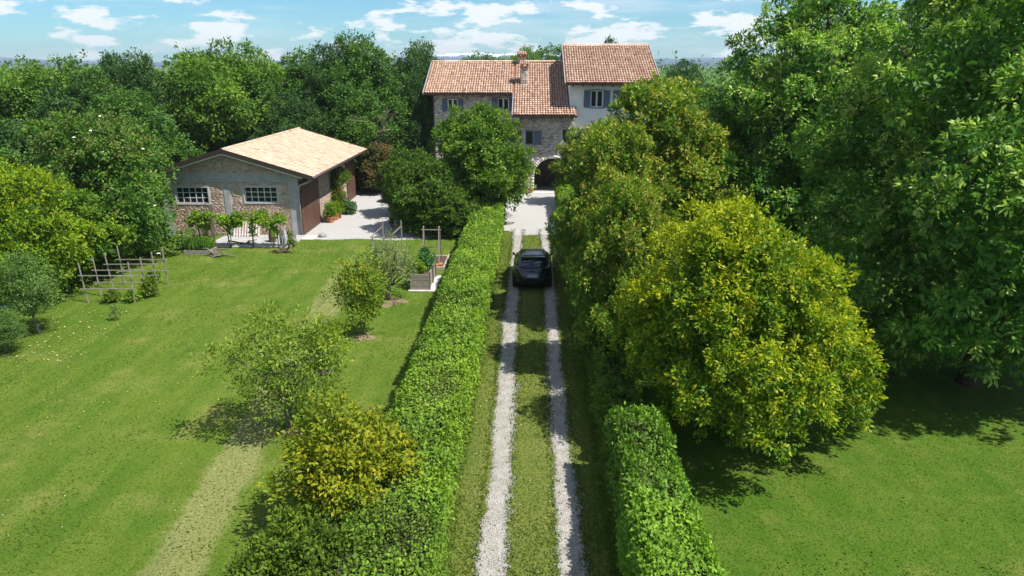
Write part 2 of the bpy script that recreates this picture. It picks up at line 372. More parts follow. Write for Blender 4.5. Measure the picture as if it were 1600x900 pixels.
# gravel
def gravel(name, edge, dirt=0.0):
    m, n, l, b = mat(name)
    t = n.new('ShaderNodeTexCoord')
    v = n.new('ShaderNodeTexVoronoi'); v.inputs['Scale'].default_value = 34.0; l.new(t.outputs['Object'], v.inputs['Vector'])
    n1 = noise(n, l, 0.7, 5, 0.65); n2 = noise(n, l, 20, 6, 0.75)
    r = ramp(n, [(0.0, (0.25, 0.235, 0.215)), (0.25, (0.40, 0.38, 0.36)), (0.7, (0.48, 0.465, 0.445)), (1.0, (0.58, 0.565, 0.545))])
    l.new(v.outputs['Color'], r.inputs['Fac'])
    c = mixc(n, l, r.outputs['Color'], (0.46, 0.425, 0.375), maprange(n, l, n1.outputs['Fac'], 0.45, 0.75, 0.0, 0.65))
    c = mixc(n, l, c, (0.40, 0.38, 0.34), maprange(n, l, n2.outputs['Fac'], 0.55, 0.75, 0.0, 0.6))
    if dirt:
        n5 = noise(n, l, 2.6, 7, 0.75)
        c = mixc(n, l, c, (0.235, 0.205, 0.150), maprange(n, l, n5.outputs['Fac'], 0.36, 0.68, 0.18, dirt))
    l.new(c, b.inputs['Base Color']); b.inputs['Roughness'].default_value = 0.9; b.inputs['Specular IOR Level'].default_value = 0.15
    h = math_(n, l, 'SUBTRACT', n2.outputs['Fac'], v.outputs['Distance'])
    bump(n, l, h, b, 0.8, 0.03)
    if edge:   # ragged border: 'edge' attribute runs 0 at the border to 1 inside
        a = n.new('ShaderNodeAttribute'); a.attribute_name = 'edge'
        e1 = noise(n, l, 2.2, 6, 0.75); e2 = noise(n, l, 24, 3, 0.8)
        s = math_(n, l, 'ADD', math_(n, l, 'MULTIPLY', e1.outputs['Fac'], 0.9), math_(n, l, 'MULTIPLY', e2.outputs['Fac'], 0.75))
        q = math_(n, l, 'GREATER_THAN', math_(n, l, 'ADD', a.outputs['Fac'], s), 1.22)
        tr = n.new('ShaderNodeBsdfTransparent'); mxs = n.new('ShaderNodeMixShader')
        l.new(q, mxs.inputs[0]); l.new(tr.outputs[0], mxs.inputs[1]); l.new(b.outputs[0], mxs.inputs[2])
        l.new(mxs.outputs[0], n['Material Output'].inputs['Surface'])
    return m
M['gravel'] = gravel('white_gravel', True)
M['track'] = gravel('track_gravel', True, 0.85)

# ------------------------------------------------------------------ setting: ground, drive, yard, mountains
g = MB().add([(-4500, -300, 0), (4500, -300, 0), (4500, 4200, 0), (-4500, 4200, 0)], [(0, 1, 2, 3)]).build('lawn', M['lawn'])
tag(g, 'green mown lawn with dry patches around the house', None, kind='structure')

def edged_sheet(name, rows, z, label, m='gravel'):
    """rows: list of [(x,y,edge), ...] with equal counts; edge is a vertex attribute"""
    R, Cn = len(rows), len(rows[0])
    V = [(p[0], p[1], z) for r in rows for p in r]; E = [p[2] for r in rows for p in r]
    F = [(i * Cn + j, i * Cn + j + 1, (i + 1) * Cn + j + 1, (i + 1) * Cn + j) for i in range(R - 1) for j in range(Cn - 1)]
    me = np_mesh(name, V, F, M[m])
    at = me.attributes.new('edge', 'FLOAT', 'POINT'); at.data.foreach_set('value', np.array(E, np.float32))
    o = link(name, me); return tag(o, label, kind='structure')

def track(xc, w0, label):
    rows = []
    for y in np.arange(3.0, 44.2, 0.4):
        w = w0 * (1 + .14 * math.sin(y * .83 + xc * 3) + .10 * math.sin(y * 2.1 + 1)); c_ = xc + 0.05 * math.sin(y * 0.31 + xc * 5) + 0.03 * math.sin(y * 1.3); e = 0.30
        fl = min(1.0, max(0.0, (44.2 - y) / 0.6))
        rows.append([(c_ - w / 2 - e, y, 0.0), (c_ - w / 2 + 0.14, y, 0.62), (c_, y, 1.15), (c_ + w / 2 - 0.14, y, 0.62), (c_ + w / 2 + e, y, 0.0)])
    return edged_sheet('gravel_track', rows, 0.008, label, 'track')
track(-0.74, 0.54, 'white gravel wheel track beside the wide hornbeam hedge')
track(0.92, 0.48, 'white gravel wheel track beside the shaded hedge')
rows = []
for x in np.linspace(-14.2, 6.0, 68):
    yf = 41.3 if x < -7.0 else 41.3 + min(1.0, (x + 7) / 3.0) * 1.4
    yf += 0.15 * math.sin(x * 1.7)
    if -4.5 < x < -1.0 or 2.2 < x < 12: yf += 1.2
    rows.append([(x, yf - 0.7, 0.0), (x, yf + 0.5, 1.0), (x, yf + 3, 1.4), (x, 52, 1.4), (x, 60.0, 1.4), (x, 62.0, 1.4)])
edged_sheet('gravel_yard', rows, 0.014, 'pale gravel yard between the barn and the farmhouse')

m, n, l, b = mat('haze_blue_rock'); M['snow_rock'] = m
t_ = n.new('ShaderNodeTexCoord'); s_ = n.new('ShaderNodeSeparateXYZ'); l.new(t_.outputs['Object'], s_.inputs[0])
nz_ = noise(n, l, 0.012, 8, 0.7)
hh = math_(n, l, 'ADD', s_.outputs['Z'], math_(n, l, 'MULTIPLY', math_(n, l, 'SUBTRACT', nz_.outputs['Fac'], 0.5), 60.0))
r_ = ramp(n, [(0.0, (0.020, 0.045, 0.085)), (0.45, (0.04, 0.075, 0.13)), (0.62, (0.09, 0.12, 0.17)), (0.68, (0.75, 0.76, 0.80))])  # blue of the distant haze is painted into the forest and rock tones
l.new(maprange(n, l, hh, 0.0, 70.0), r_.inputs['Fac']); l.new(r_.outputs['Color'], b.inputs['Base Color']); b.inputs['Roughness'].default_value = 0.95
rng = np.random.default_rng(5)
nx, ny = 260, 26
X = np.linspace(-3600, 3600, nx); V = []
ph = rng.uniform(0, 6.28, 12)
for j in range(ny):
    tt = j / (ny - 1); yy = 3000 + 900 * tt
    prof = math.sin(math.pi * min(1, tt * 0.98 + 0.01)) ** 0.8
    for i, x in enumerate(X):
        r = sum(abs(math.sin(x * k_ * 0.0011 + ph[q] + yy * 0.0009 * (q - 3))) * a_ for q, (k_, a_) in enumerate(((1, .9), (2.3, .55), (4.9, .33), (9.7, .2), (20.3, .12), (41, .06))))
        env = 0.62 + 0.28 * math.sin(x * 0.0017 + 1.2)
        V.append((x, yy, -4 + prof * (8 + 34 * env * r)))
F = [(j * nx + i, j * nx + i + 1, (j + 1) * nx + i + 1, (j + 1) * nx + i) for j in range(ny - 1) for i in range(nx - 1)]
mo = link('mountains', np_mesh('mountains', V, F, m)); tag(mo, 'far mountain range coloured haze blue with snow on the peaks', kind='structure')

# air between here and the mountains
hz, n, l, b = mat('haze_air'); n.remove(b)
pv = n.new('ShaderNodeVolumePrincipled'); pv.inputs['Color'].default_value = (0.76, 0.89, 1.0, 1)
pv.inputs['Density'].default_value = 0.00017; pv.inputs['Anisotropy'].default_value = 0.2
l.new(pv.outputs[0], n['Material Output'].inputs['Volume'])
o = MB().box((-4550, -320, -5.5), (4550, 4250, 92)).build('haze', hz); tag(o, 'thin blue summer haze in the air', kind='stuff')

# ------------------------------------------------------------------ masonry, tiles
def tile_barrels(x0, x1, ye, ze, yr, zr, rng, pitch=0.21, step=0.36, ylow=None):
    """rows of half-round clay tiles on a slope rising in +Y (or falling, if yr < ye); world coordinates"""
    L = math.hypot(yr - ye, zr - ze); d = np.array([0, (yr - ye) / L, (zr - ze) / L]); nrm = np.array([0, -d[2], d[1]]) * (1 if d[1] > 0 else -1)
    nc = int((x1 - x0) / pitch); nr = int(L / step)
    ang = np.linspace(0, math.pi, 5); V = []; Q = []; T = []
    colt = rng.normal(0, .05, nc)
    for c in range(nc):
        cx = x0 + (c + .5) * pitch
        for r in range(nr):
            t = np.clip(.52 + rng.normal(0, .2) + colt[c], 0, 1)
            s0 = r * step - .03 + rng.normal(0, .008); s1 = s0 + step + .07
            ra, rb = pitch * .49, pitch * .40; jx = rng.normal(0, .006)
            k = len(V)
            for s_, R_, lift in ((s0, ra, .045), (s1, rb, .0)):
                p = np.array([cx + jx, ye, ze]) + d * s_ + nrm * lift
                for a in ang: V.append(p + np.array([R_ * math.cos(a), 0, 0]) + nrm * (R_ * 1.1 * math.sin(a)))
            for i in range(4): Q.append((k + i, k + i + 1, k + 6 + i, k + 5 + i)); T.append(t)
    return V, Q, T

def stones_on(x0, x1, z0, z1, y, inside, rng, ch=(.07, .14), cw=(.13, .40), gap=.014, proud=(.012, .045), axis='x', sgn=-1):
    """random courses of stones or bricks standing proud of a wall plane; inside(xa,xb,za,zb) says whether a piece fits"""
    V = []; Q = []; T = []; z = z0
    while z < z1 - .03:
        h = min(rng.uniform(*ch), z1 - z); x = x0 - rng.uniform(0, cw[0])
        while x < x1:
            w = rng.uniform(*cw); xa, xb = max(x, x0) + gap / 2, min(x + w, x1) - gap / 2; za, zb = z + gap / 2, z + h - gap / 2
            x += w
            if xb - xa < .04 or zb - za < .02 or not inside(xa, xb, za, zb): continue
            p = rng.uniform(*proud); j = rng.normal(0, min(.006, gap * .3), 8); i_ = min(.012, (zb - za) * .2)
            k = len(V)
            fr = [(xa + i_ + j[0], za + i_ + j[1]), (xb - i_ + j[2], za + i_ + j[3]), (xb - i_ + j[4], zb - i_ + j[5]), (xa + i_ + j[6], zb - i_ + j[7])]
            bk = [(xa, za), (xb, za), (xb, zb), (xa, zb)]
            for (u, w_), o_ in [(q, p) for q in fr] + [(q, -.01) for q in bk]:
                V.append((u, y + sgn * o_, w_) if axis == 'x' else (y - sgn * o_, u, w_))
            fs = [(0, 1, 2, 3), (4, 5, 1, 0), (5, 6, 2, 1), (6, 7, 3, 2), (7, 4, 0, 3)]
            Q += [tuple(k + q for q in f) for f in fs]
            T += [float(np.clip(rng.normal(.5, .24), 0, 1))] * 5
        z += h
    return V, Q, T

def attach(name, VQT, m, parent, kind=None):
    V, Q, T = VQT; V = np.array(V) - root_loc(parent)
    o = link(name, np_mesh(name, V, Q, m, attrs={'tint': T}), parent)
    if kind: o['kind'] = kind
    return o

def wall_x(mb, x0, x1, ztop, y, holes, depth=.35, arch=None, z0=0.0, face=-1):
    """vertical wall in the plane y with rectangular holes (xa,xb,za,zb) and an optional arch (xc, r, springing)"""
    xs = {x0, x1}
    for h in holes: xs |= {h[0], h[1]}
    if arch:
        for i in range(25): xs.add(arch[0] - arch[1] * math.cos(math.pi * i / 24))
    xs = sorted(xs)
    zt = ztop if callable(ztop) else (lambda x: ztop)
    def az(x): return arch[2] + math.sqrt(max(0, arch[1] ** 2 - (x - arch[0]) ** 2))
    for a, c in zip(xs[:-1], xs[1:]):
        if c - a < 1e-6: continue
        mid = (a + c) / 2; lo = (z0, z0)
        if arch and abs(mid - arch[0]) < arch[1]: lo = (az(a), az(c))
        for h in sorted([h for h in holes if h[0] <= mid <= h[1]], key=lambda h: h[2]):
            mb.add([(a, y, lo[0]), (c, y, lo[1]), (c, y, h[2]), (a, y, h[2])], [(0, 1, 2, 3)]); lo = (h[3], h[3])
        mb.add([(a, y, lo[0]), (c, y, lo[1]), (c, y, zt(c)), (a, y, zt(a))], [(0, 1, 2, 3)])
        if arch and abs(mid - arch[0]) < arch[1]:
            mb.add([(a, y, az(a)), (c, y, az(c)), (c, y + depth, az(c)), (a, y + depth, az(a))], [(3, 2, 1, 0)])
    for xa, xb, za, zb in holes:
        yb = y + depth
        mb.add([(xa, y, za), (xb, y, za), (xb, y, zb), (xa, y, zb), (xa, yb, za), (xb, yb, za), (xb, yb, zb), (xa, yb, zb)],
               [(0, 1, 5, 4), (1, 2, 6, 5), (2, 3, 7, 6), (3, 0, 4, 7)])
    return mb

# ------------------------------------------------------------------ farmhouse
rng = np.random.default_rng(11)
FH = empty('farmhouse', (0.5, 61, 0), 'long stone and white plaster farmhouse with red tiled roofs and blue shutters', 'house')
YC, YL, YR = 57.9, 61.7, 58.7
def zl(y): return 6.15 + 0.4 * (y - 57.2)        # left and centre roof
def zr_(y): return 8.55 + 0.395 * (y - 58.0)     # right roof
win_left = [(-7.02, -6.18, 6.22, 7.20), (-2.78, -1.86, 6.26, 7.26), (-2.78, -1.86, 3.2, 4.6), (-7.02, -6.18, 3.2, 4.6)]
win_cent = [(-0.42, 0.22, 3.84, 4.90), (2.55, 3.1, 3.9, 4.95)]
win_right = [(4.76, 5.74, 6.70, 8.00), (7.08, 8.06, 6.70, 8.00), (4.76, 5.74, 3.30, 4.60), (7.08, 8.06, 3.30, 4.60)]
ARCH = (1.75, 1.44, 1.28)

wl_ = wall_x(MB(), -8.2, -0.88, zl(YL) - .12, YL, win_left)
wl_.add([(-8.2, 61.7, 0), (-8.2, 72.7, 0), (-8.2, 72.7, zl(61.7) - .12), (-8.2, 67.2, zl(67.2) - .12), (-8.2, 61.7, zl(61.7) - .12)], [(0, 4, 3, 2, 1)])
wl_.add([(-8.2, 72.7, 0), (3.1, 72.7, 0), (3.1, 72.7, 7.8), (-8.2, 72.7, 7.8)], [(0, 3, 2, 1)])
wleft = wl_.build('wall', M['mortar'], FH); wleft['label'] = 'rubble stone wall of the set-back wing'
wc_ = wall_x(MB(), -0.88, 3.49, zl(YC) - .12, YC, win_cent, arch=ARCH)
wc_.add([(-0.88, YC, 0), (-0.88, YL, 0), (-0.88, YL, zl(YL) - .12), (-0.88, YC, zl(YC) - .12)], [(0, 3, 2, 1)])
wc_.add([(3.49, YC, 0), (3.49, YR + .01, 0), (3.49, YR + .01, zl(YR) - .12), (3.49, YC, zl(YC) - .12)], [(0, 1, 2, 3)])
wcent = wc_.build('wall', M['mortar'], FH); wcent['label'] = 'stone front with the arched passage'
wr_ = wall_x(MB(), 3.1, 9.8, zr_(YR) - .12, YR, win_right)
for xx, fl in ((3.1, 1), (9.8, 0)):
    f5 = (0, 4, 3, 2, 1) if fl else (0, 1, 2, 3, 4)
    wr_.add([(xx, YR, 0), (xx, 72.3, 0), (xx, 72.3, zr_(YR) - .12), (xx, 65.5, zr_(65.5) - .12), (xx, YR, zr_(YR) - .12)], [f5])
wr_.add([(3.1, 72.3, 0), (9.8, 72.3, 0), (9.8, 72.3, 8.7), (3.1, 72.3, 8.7)], [(0, 3, 2, 1)])
wright = wr_.build('wall', M['plaster'], FH); wright['label'] = 'white plastered wall of the tall wing'
# porch behind the arch
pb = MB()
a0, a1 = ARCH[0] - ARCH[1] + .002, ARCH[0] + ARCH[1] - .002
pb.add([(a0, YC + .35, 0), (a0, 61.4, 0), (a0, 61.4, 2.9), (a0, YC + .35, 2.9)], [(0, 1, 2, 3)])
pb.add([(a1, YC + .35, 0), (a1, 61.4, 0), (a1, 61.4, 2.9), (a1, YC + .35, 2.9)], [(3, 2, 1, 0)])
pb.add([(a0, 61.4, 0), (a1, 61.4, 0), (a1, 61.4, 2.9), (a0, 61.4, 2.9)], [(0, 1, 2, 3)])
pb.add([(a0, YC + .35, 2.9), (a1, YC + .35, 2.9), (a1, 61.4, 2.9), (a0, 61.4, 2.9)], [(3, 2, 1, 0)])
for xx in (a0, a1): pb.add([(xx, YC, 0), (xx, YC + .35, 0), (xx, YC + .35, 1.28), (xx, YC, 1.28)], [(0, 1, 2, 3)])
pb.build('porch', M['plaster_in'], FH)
db = MB().box((1.0, 61.25, 0.02), (2.1, 61.38, 2.15)).build('door', M['timber_dark'], FH)
MB().box((1.95, 61.2, 1.0), (2.02, 61.25, 1.12)).build('handle', M['wire'], db)

def hit(holes, pad=.05):
    return lambda xa, xb, za, zb: not any(xb > h[0] - pad and xa < h[1] + pad and zb > h[2] - pad and za < h[3] + pad for h in holes)
def in_cent(xa, xb, za, zb):
    if not hit(win_cent)(xa, xb, za, zb): return False
    R = ARCH[1] + .30
    for x in (xa, xb, (xa + xb) / 2):
        for z in (za, zb):
            if (abs(x - ARCH[0]) < R and z < ARCH[2]) or (z >= ARCH[2] and math.hypot(x - ARCH[0], z - ARCH[2]) < R): return False
    return True
attach('stone_facing', stones_on(-8.2, -0.9, 0, zl(YL) - .16, YL, hit(win_left), rng), M['stone'], wleft, 'stuff')
V, Q, T = stones_on(-0.88, 3.49, 0, zl(YC) - .16, YC, in_cent, rng)
for i in range(25):      # arch ring of stones on edge
    k = len(V); th0, th1 = math.pi * (i + .04) / 25, math.pi * (i + .96) / 25; pr = rng.uniform(.02, .05)
    for o_ in (pr, -.01):
        for r_, th in ((ARCH[1], th0), (ARCH[1] + .27, th0), (ARCH[1] + .27, th1), (ARCH[1], th1)):
            V.append((ARCH[0] + r_ * math.cos(th), YC - o_, ARCH[2] + r_ * math.sin(th)))
    Q += [tuple(k + q for q in f) for f in ((0, 1, 2, 3), (4, 5, 1, 0), (5, 6, 2, 1), (6, 7, 3, 2), (7, 4, 0, 3))]; T += [float(rng.uniform(.6, 1))] * 5
for s in (-1, 1):        # arch piers
    z = 0.0
    while z < 1.2:
        h = min(rng.uniform(.18, .3), 1.28 - z); xa = ARCH[0] + s * ARCH[1]; xb = xa + s * .28; k = len(V); pr = rng.uniform(.015, .04)
        xa, xb = min(xa, xb), max(xa, xb)
        for o_ in (pr, -.01):
            for x, zz in ((xa, z + .01), (xb, z + .01), (xb, z + h - .01), (xa, z + h - .01)): V.append((x, YC - o_, zz))
        Q += [tuple(k + q for q in f) for f in ((0, 1, 2, 3), (4, 5, 1, 0), (5, 6, 2, 1), (6, 7, 3, 2), (7, 4, 0, 3))]; T += [float(rng.uniform(.5, 1))] * 5; z += h
attach('stone_facing', (V, Q, T), M['stone'], wcent, 'stuff')

# roofs: slab, tiles, fascia, verges, rafters, gutters
def roof(x0, x1, ye, ze, yr, zr, back, xfull=None):
    """a gable roof; front slope from (ye,ze) to the ridge, back slope mirrored to 'back'"""
    mb = MB(); t = .14
    zb = zr - (back - yr) * (zr - ze) / (yr - ye)
    prof = [(ye, ze), (yr, zr), (back, zb), (back, zb - t), (yr, zr - t), (ye, ze - t)]
    vs = [(x0, y, z) for y, z in prof] + [(x1, y, z) for y, z in prof]
    mb.add(vs, [(0, 6, 7, 1), (1, 7, 8, 2), (2, 8, 9, 3), (3, 9, 10, 4), (4, 10, 11, 5), (5, 11, 6, 0), (0, 1, 4, 5), (1, 2, 3, 4), (6, 11, 10, 7), (7, 10, 9, 8)])
    return mb
def ridge_tiles(x0, x1, y, z, rng):
    V, Q, T = [], [], []; ang = np.linspace(-.1, math.pi + .1, 6); x = x0
    while x < x1:
        k = len(V); t = float(np.clip(rng.normal(.65, .18), 0, 1))
        for xx, R_ in ((x, .15), (min(x + .44, x1 + .03), .13)):
            for a in ang: V.append((xx, y + R_ * math.cos(a), z + .02 + R_ * .8 * math.sin(a)))
        Q += [(k + i, k + i + 1, k + 7 + i, k + 6 + i) for i in range(5)]; T += [t] * 5; x += .40
    return V, Q, T
def gutter(x0, x1, y, z, parent):
    mb = MB(); n_ = 7; R_ = .075; vs = []
    for xx in (x0, x1):
        for i in range(n_): a = math.pi + math.pi * i / (n_ - 1); vs.append((xx, y + R_ * math.cos(a), z + R_ * math.sin(a)))
        for i in range(n_): a = 2 * math.pi - math.pi * i / (n_ - 1); vs.append((xx, y + (R_ - .012) * math.cos(a), z + (R_ - .012) * math.sin(a)))
    m_ = 2 * n_
    mb.add(vs, [(i, (i + 1) % m_, m_ + (i + 1) % m_, m_ + i) for i in range(m_)] + [tuple(range(m_))[::-1], tuple(range(m_, 2 * m_))])
    mb.box((x0, y + R_ + .004, z - .09), (x1, y + R_ + .035, z + .06))
    return mb.build('gutter', M['brown_metal'], parent)

def rejoin(parts):
    V, Q, T = [], [], []
    for v, q, t in parts:
        k = len(V); V += list(v); Q += [tuple(i + k for i in f) for f in q]; T += list(t)
    return V, Q, T

xl0, xl1, xc0, xc1 = -8.95, -1.42, -1.42, 3.62
rl = roof(xl0, xl1, 61.0, zl(61.0), 67.2, zl(67.2), 73.4).build('roof', M['roof_under'], FH)
rl['label'] = 'low tiled roof over the stone wing'
attach('roof_tiles', rejoin([tile_barrels(xl0 + .05, xl1, 61.0, zl(61.0), 67.2, zl(67.2), rng), tile_barrels(xl0 + .05, xl1, 73.4, zl(61), 67.2, zl(67.2), rng), ridge_tiles(xl0, 3.0, 67.2, zl(67.2) + .05, rng)]), M['tile'], rl, 'stuff')
rc = roof(xc0, 3.098, 57.2, zl(57.2), 67.2, zl(67.2), 73.4)
rc.add([(3.099, 57.2, zl(57.2)), (xc1, 57.2, zl(57.2)), (xc1, 58.68, zl(58.68)), (3.099, 58.68, zl(58.68)), (3.099, 57.2, zl(57.2) - .14), (xc1, 57.2, zl(57.2) - .14), (xc1, 58.68, zl(58.68) - .14), (3.099, 58.68, zl(58.68) - .14)],
       [(0, 1, 2, 3), (4, 7, 6, 5), (0, 4, 5, 1), (1, 5, 6, 2), (2, 6, 7, 3)])
rc = rc.build('roof', M['roof_under'], FH); rc['label'] = 'long tiled roof sweeping down over the arch'
attach('roof_tiles', rejoin([tile_barrels(xc0 + .04, 3.09, 57.2, zl(57.2), 67.2, zl(67.2), rng), tile_barrels(3.09, xc1, 57.2, zl(57.2), 58.66, zl(58.66), rng), tile_barrels(xc0, 3.09, 73.4, zl(61), 67.2, zl(67.2), rng)]), M['tile'], rc, 'stuff')
xr0, xr1 = 2.72, 10.16
rr = roof(xr0, xr1, 58.0, zr_(58.0), 65.5, zr_(65.5), 73.0).build('roof', M['roof_under'], FH); rr['label'] = 'high tiled roof over the white wing'
attach('roof_tiles', rejoin([tile_barrels(xr0 + .05, xr1 - .03, 58.0, zr_(58.0), 65.5, zr_(65.5), rng), tile_barrels(xr0 + .05, xr1 - .03, 73.0, zr_(58.0), 65.5, zr_(65.5), rng), ridge_tiles(xr0, xr1, 65.5, zr_(65.5) + .05, rng)]), M['tile'], rr, 'stuff')
def verge(x, ya, za, yb, zb, parent, w=.07):
    MB().bar((x, ya, za - .02), (x, yb, zb - .02), w, .24).build('verge_board', M['verge'], parent)
verge(xl0 - .04, 60.95, zl(60.95), 67.2, zl(67.2), rl); verge(xl0 - .04, 73.4, zl(61), 67.2, zl(67.2), rl)
verge(xc0 - .045, 57.15, zl(57.15), 60.9, zl(60.9), rc)
verge(xr0 - .04, 57.95, zr_(57.95), 65.5, zr_(65.5), rr); verge(xr0 - .04, 73, zr_(58), 65.5, zr_(65.5), rr)
verge(xr1 + .04, 57.95, zr_(57.95), 65.5, zr_(65.5), rr); verge(xr1 + .04, 73, zr_(58), 65.5, zr_(65.5), rr)
gutter(xl0, xc0 - .1, 60.86, zl(61) - .06, rl); gutter(xc0 - .06, xc1 + .04, 57.06, zl(57.2) - .06, rc); gutter(xr0, xr1, 57.86, zr_(58) - .06, rr)
for xa, xb, ye, yw, zf, par in ((-8.0, -1.6, 61.0, YL, zl, rl), (-0.7, 3.4, 57.2, YC, zl, rc), (3.3, 9.7, 58.0, YR, zr_, rr)):
    x = xa
    while x < xb:
        MB().bar((x, ye + .12, zf(ye + .12) - .225), (x, yw + .1, zf(yw + .1) - .225), .11, .15).build('rafter', M['soffit'], par); x += .78
def downpipe(x, y, zt, yg, zg, parent, m='brown_metal'):
    MB().tube([(x, yg, zg - .05), (x, yg + .1, zg - .2), (x, y - .1, zg - .55), (x, y - .08, zg - .8), (x, y - .08, .05)], .05, 8).build('downpipe', M[m], parent, smooth=True)
downpipe(-8.25, YL, 7.6, 60.86, zl(61) - .1, rl); downpipe(-0.82, YC, 6.1, 57.06, zl(57.2) - .1, rc); downpipe(9.7, YR, 8.5, 57.86, zr_(58) - .1, rr)

def house_window(h, y, parent, shut=(1, 1), m='frame_white', shut_w=None):
    xa, xb, za, zb = h; yi = y + .12
    w = MB()
    t = .07
    w.box((xa, yi, za), (xa + t, yi + .06, zb)).box((xb - t, yi, za), (xb, yi + .06, zb)).box((xa + t, yi, za), (xb - t, yi + .06, za + t)).box((xa + t, yi, zb - t), (xb - t, yi + .06, zb))
    xm = (xa + xb) / 2
    if xb - xa > .7: w.box((xm - .06, yi - .005, za + t), (xm + .06, yi + .055, zb - t))
    wo_ = w.build('window', M[m], parent)
    sp = [(xa + t, xm - .06), (xm + .06, xb - t)] if xb - xa > .7 else [(xa + t, xb - t)]
    for p, q in sp:
        MB().add([(p, yi + .035, za + t), (q, yi + .035, za + t), (q, yi + .035, zb - t), (p, yi + .035, zb - t)], [(0, 1, 2, 3)]).build('pane', M['glass'], wo_)
    bm = MB().add([(xa, y + .34, za), (xb, y + .34, za), (xb, y + .34, zb), (xa, y + .34, zb)], [(0, 1, 2, 3)]).build('window_back', M['soffit'], wo_)
    MB().box((xa - .1, y - .09, za - .07), (xb + .1, y + .11, za - .005)).build('sill', M['shutter'] if y == YR else M['stone_grey'], wo_)
    MB().box((xa - .05, y - .055, zb + .005), (xb + .05, y + .1, zb + .07)).build('lintel', M['shutter'], wo_)
    sw = shut_w or (xb - xa) / 2 + .02
    for on, s in zip(shut, (-1, 1)):
        if not on: continue
        p, q = (xa - sw - .03, xa - .03) if s < 0 else (xb + .03, xb + sw + .03)
        mb = MB(); yb_ = y - .055
        mb.box((p, yb_ - .04, za - .02), (p + .05, yb_, zb + .02)).box((q - .05, yb_ - .04, za - .02), (q, yb_, zb + .02))
        nb = 11; hh_ = (zb - za + .04)
        mb.box((p + .05, yb_ - .04, za - .02), (q - .05, yb_, za + .05)).box((p + .05, yb_ - .04, zb - .05), (q - .05, yb_, zb + .02))
        for i in range(nb):
            zc = za + .05 + (zb - za - .10) * (i + .5) / nb; hs = (zb - za - .1) / nb
            mb.add([(p + .05, yb_ - .036, zc - hs * .5), (q - .05, yb_ - .036, zc - hs * .5), (q - .05, yb_ - .008, zc + hs * .55), (p + .05, yb_ - .008, zc + hs * .55)], [(0, 1, 2, 3)])
        mb.build('shutter', M['shutter'], wo_)
    return wo_
for h in win_left: house_window(h, YL, FH)
house_window(win_cent[0], YC, FH, (0, 1), 'shutter', .62); house_window(win_cent[1], YC, FH, (0, 0), 'shutter')
for h in win_right: house_window(h, YR, FH)
vb = MB().box((0.98, YC - .06, 4.26), (1.08, YC + .02, 4.38)).build('vent', M['soffit'], FH)

def chimney(x0, x1, y0, y1, zb, zc, cap_h, label):
    """stone shaft, collar and a little tiled hat on short piers"""
    c_ = MB().box((x0, y0, zb), (x1, y1, zc)).build('chimney', M['mortar'], rc); c_['label'] = label
    ok = lambda *a: True
    attach('stone_facing', rejoin([stones_on(x0, x1, zb, zc, y0, ok, rng, (.1, .16), (.15, .3)), stones_on(y0, y1, zb, zc, x0, ok, rng, (.1, .16), (.15, .3), axis='y', sgn=1), stones_on(y0, y1, zb, zc, x1, ok, rng, (.1, .16), (.15, .3), axis='y', sgn=-1)]), M['stone'], c_, 'stuff')
    MB().box((x0 - .1, y0 - .1, zc), (x1 + .1, y1 + .1, zc + .09)).build('collar', M['terracotta'], c_)
    for xx in (x0, x1 - .1):
        for yy in (y0, y1 - .1): MB().box((xx, yy, zc + .09), (xx + .1, yy + .1, zc + .09 + cap_h)).build('pier', M['brick_pale'], c_)
    zt = zc + .09 + cap_h; ym = (y0 + y1) / 2; e = .14
    hat = MB(); hat.add([(x0 - e, y0 - e, zt), (x1 + e, y0 - e, zt), (x1 + e, y1 + e, zt), (x0 - e, y1 + e, zt), (x0 - e, ym, zt + .28), (x1 + e, ym, zt + .28)], [(3, 2, 1, 0), (0, 1, 5, 4), (2, 3, 4, 5), (0, 4, 3), (1, 2, 5)])
    hat.build('hat', M['roof_under'], c_)
    attach('hat_tiles', rejoin([tile_barrels(x0 - e, x1 + e, y0 - e - .02, zt, ym, zt + .28, rng, .16, .17), tile_barrels(x0 - e, x1 + e, y1 + e + .02, zt, ym, zt + .28, rng, .16, .17)]), M['tile'], c_, 'stuff')
chimney(-.84, -.30, 62.45, 63.1, 8.1, 9.72, .14, 'stone chimney with a small tiled hat on the front slope')
chimney(-1.12, -.52, 66.5, 67.1, 9.6, 10.55, .12, 'shorter chimney with a tiled hat at the ridge')
an = MB().tube([(-7.9, 67.1, 10.1), (-7.9, 67.1, 10.95)], .015, 6); an.bar((-8.15, 67.1, 10.8), (-7.65, 67.1, 10.8), .012)
for i in range(4): an.bar((-8.1 + .13 * i, 66.95, 10.8), (-8.1 + .13 * i, 67.25, 10.8), .01)
an.build('aerial', M['wire'], rl)
# flagstones at the arch
MB().box((-.6, 57.1, .0), (3.4, 57.86, .05)).build('doorstep', M['concrete_pale'], FH, bevel=.01)

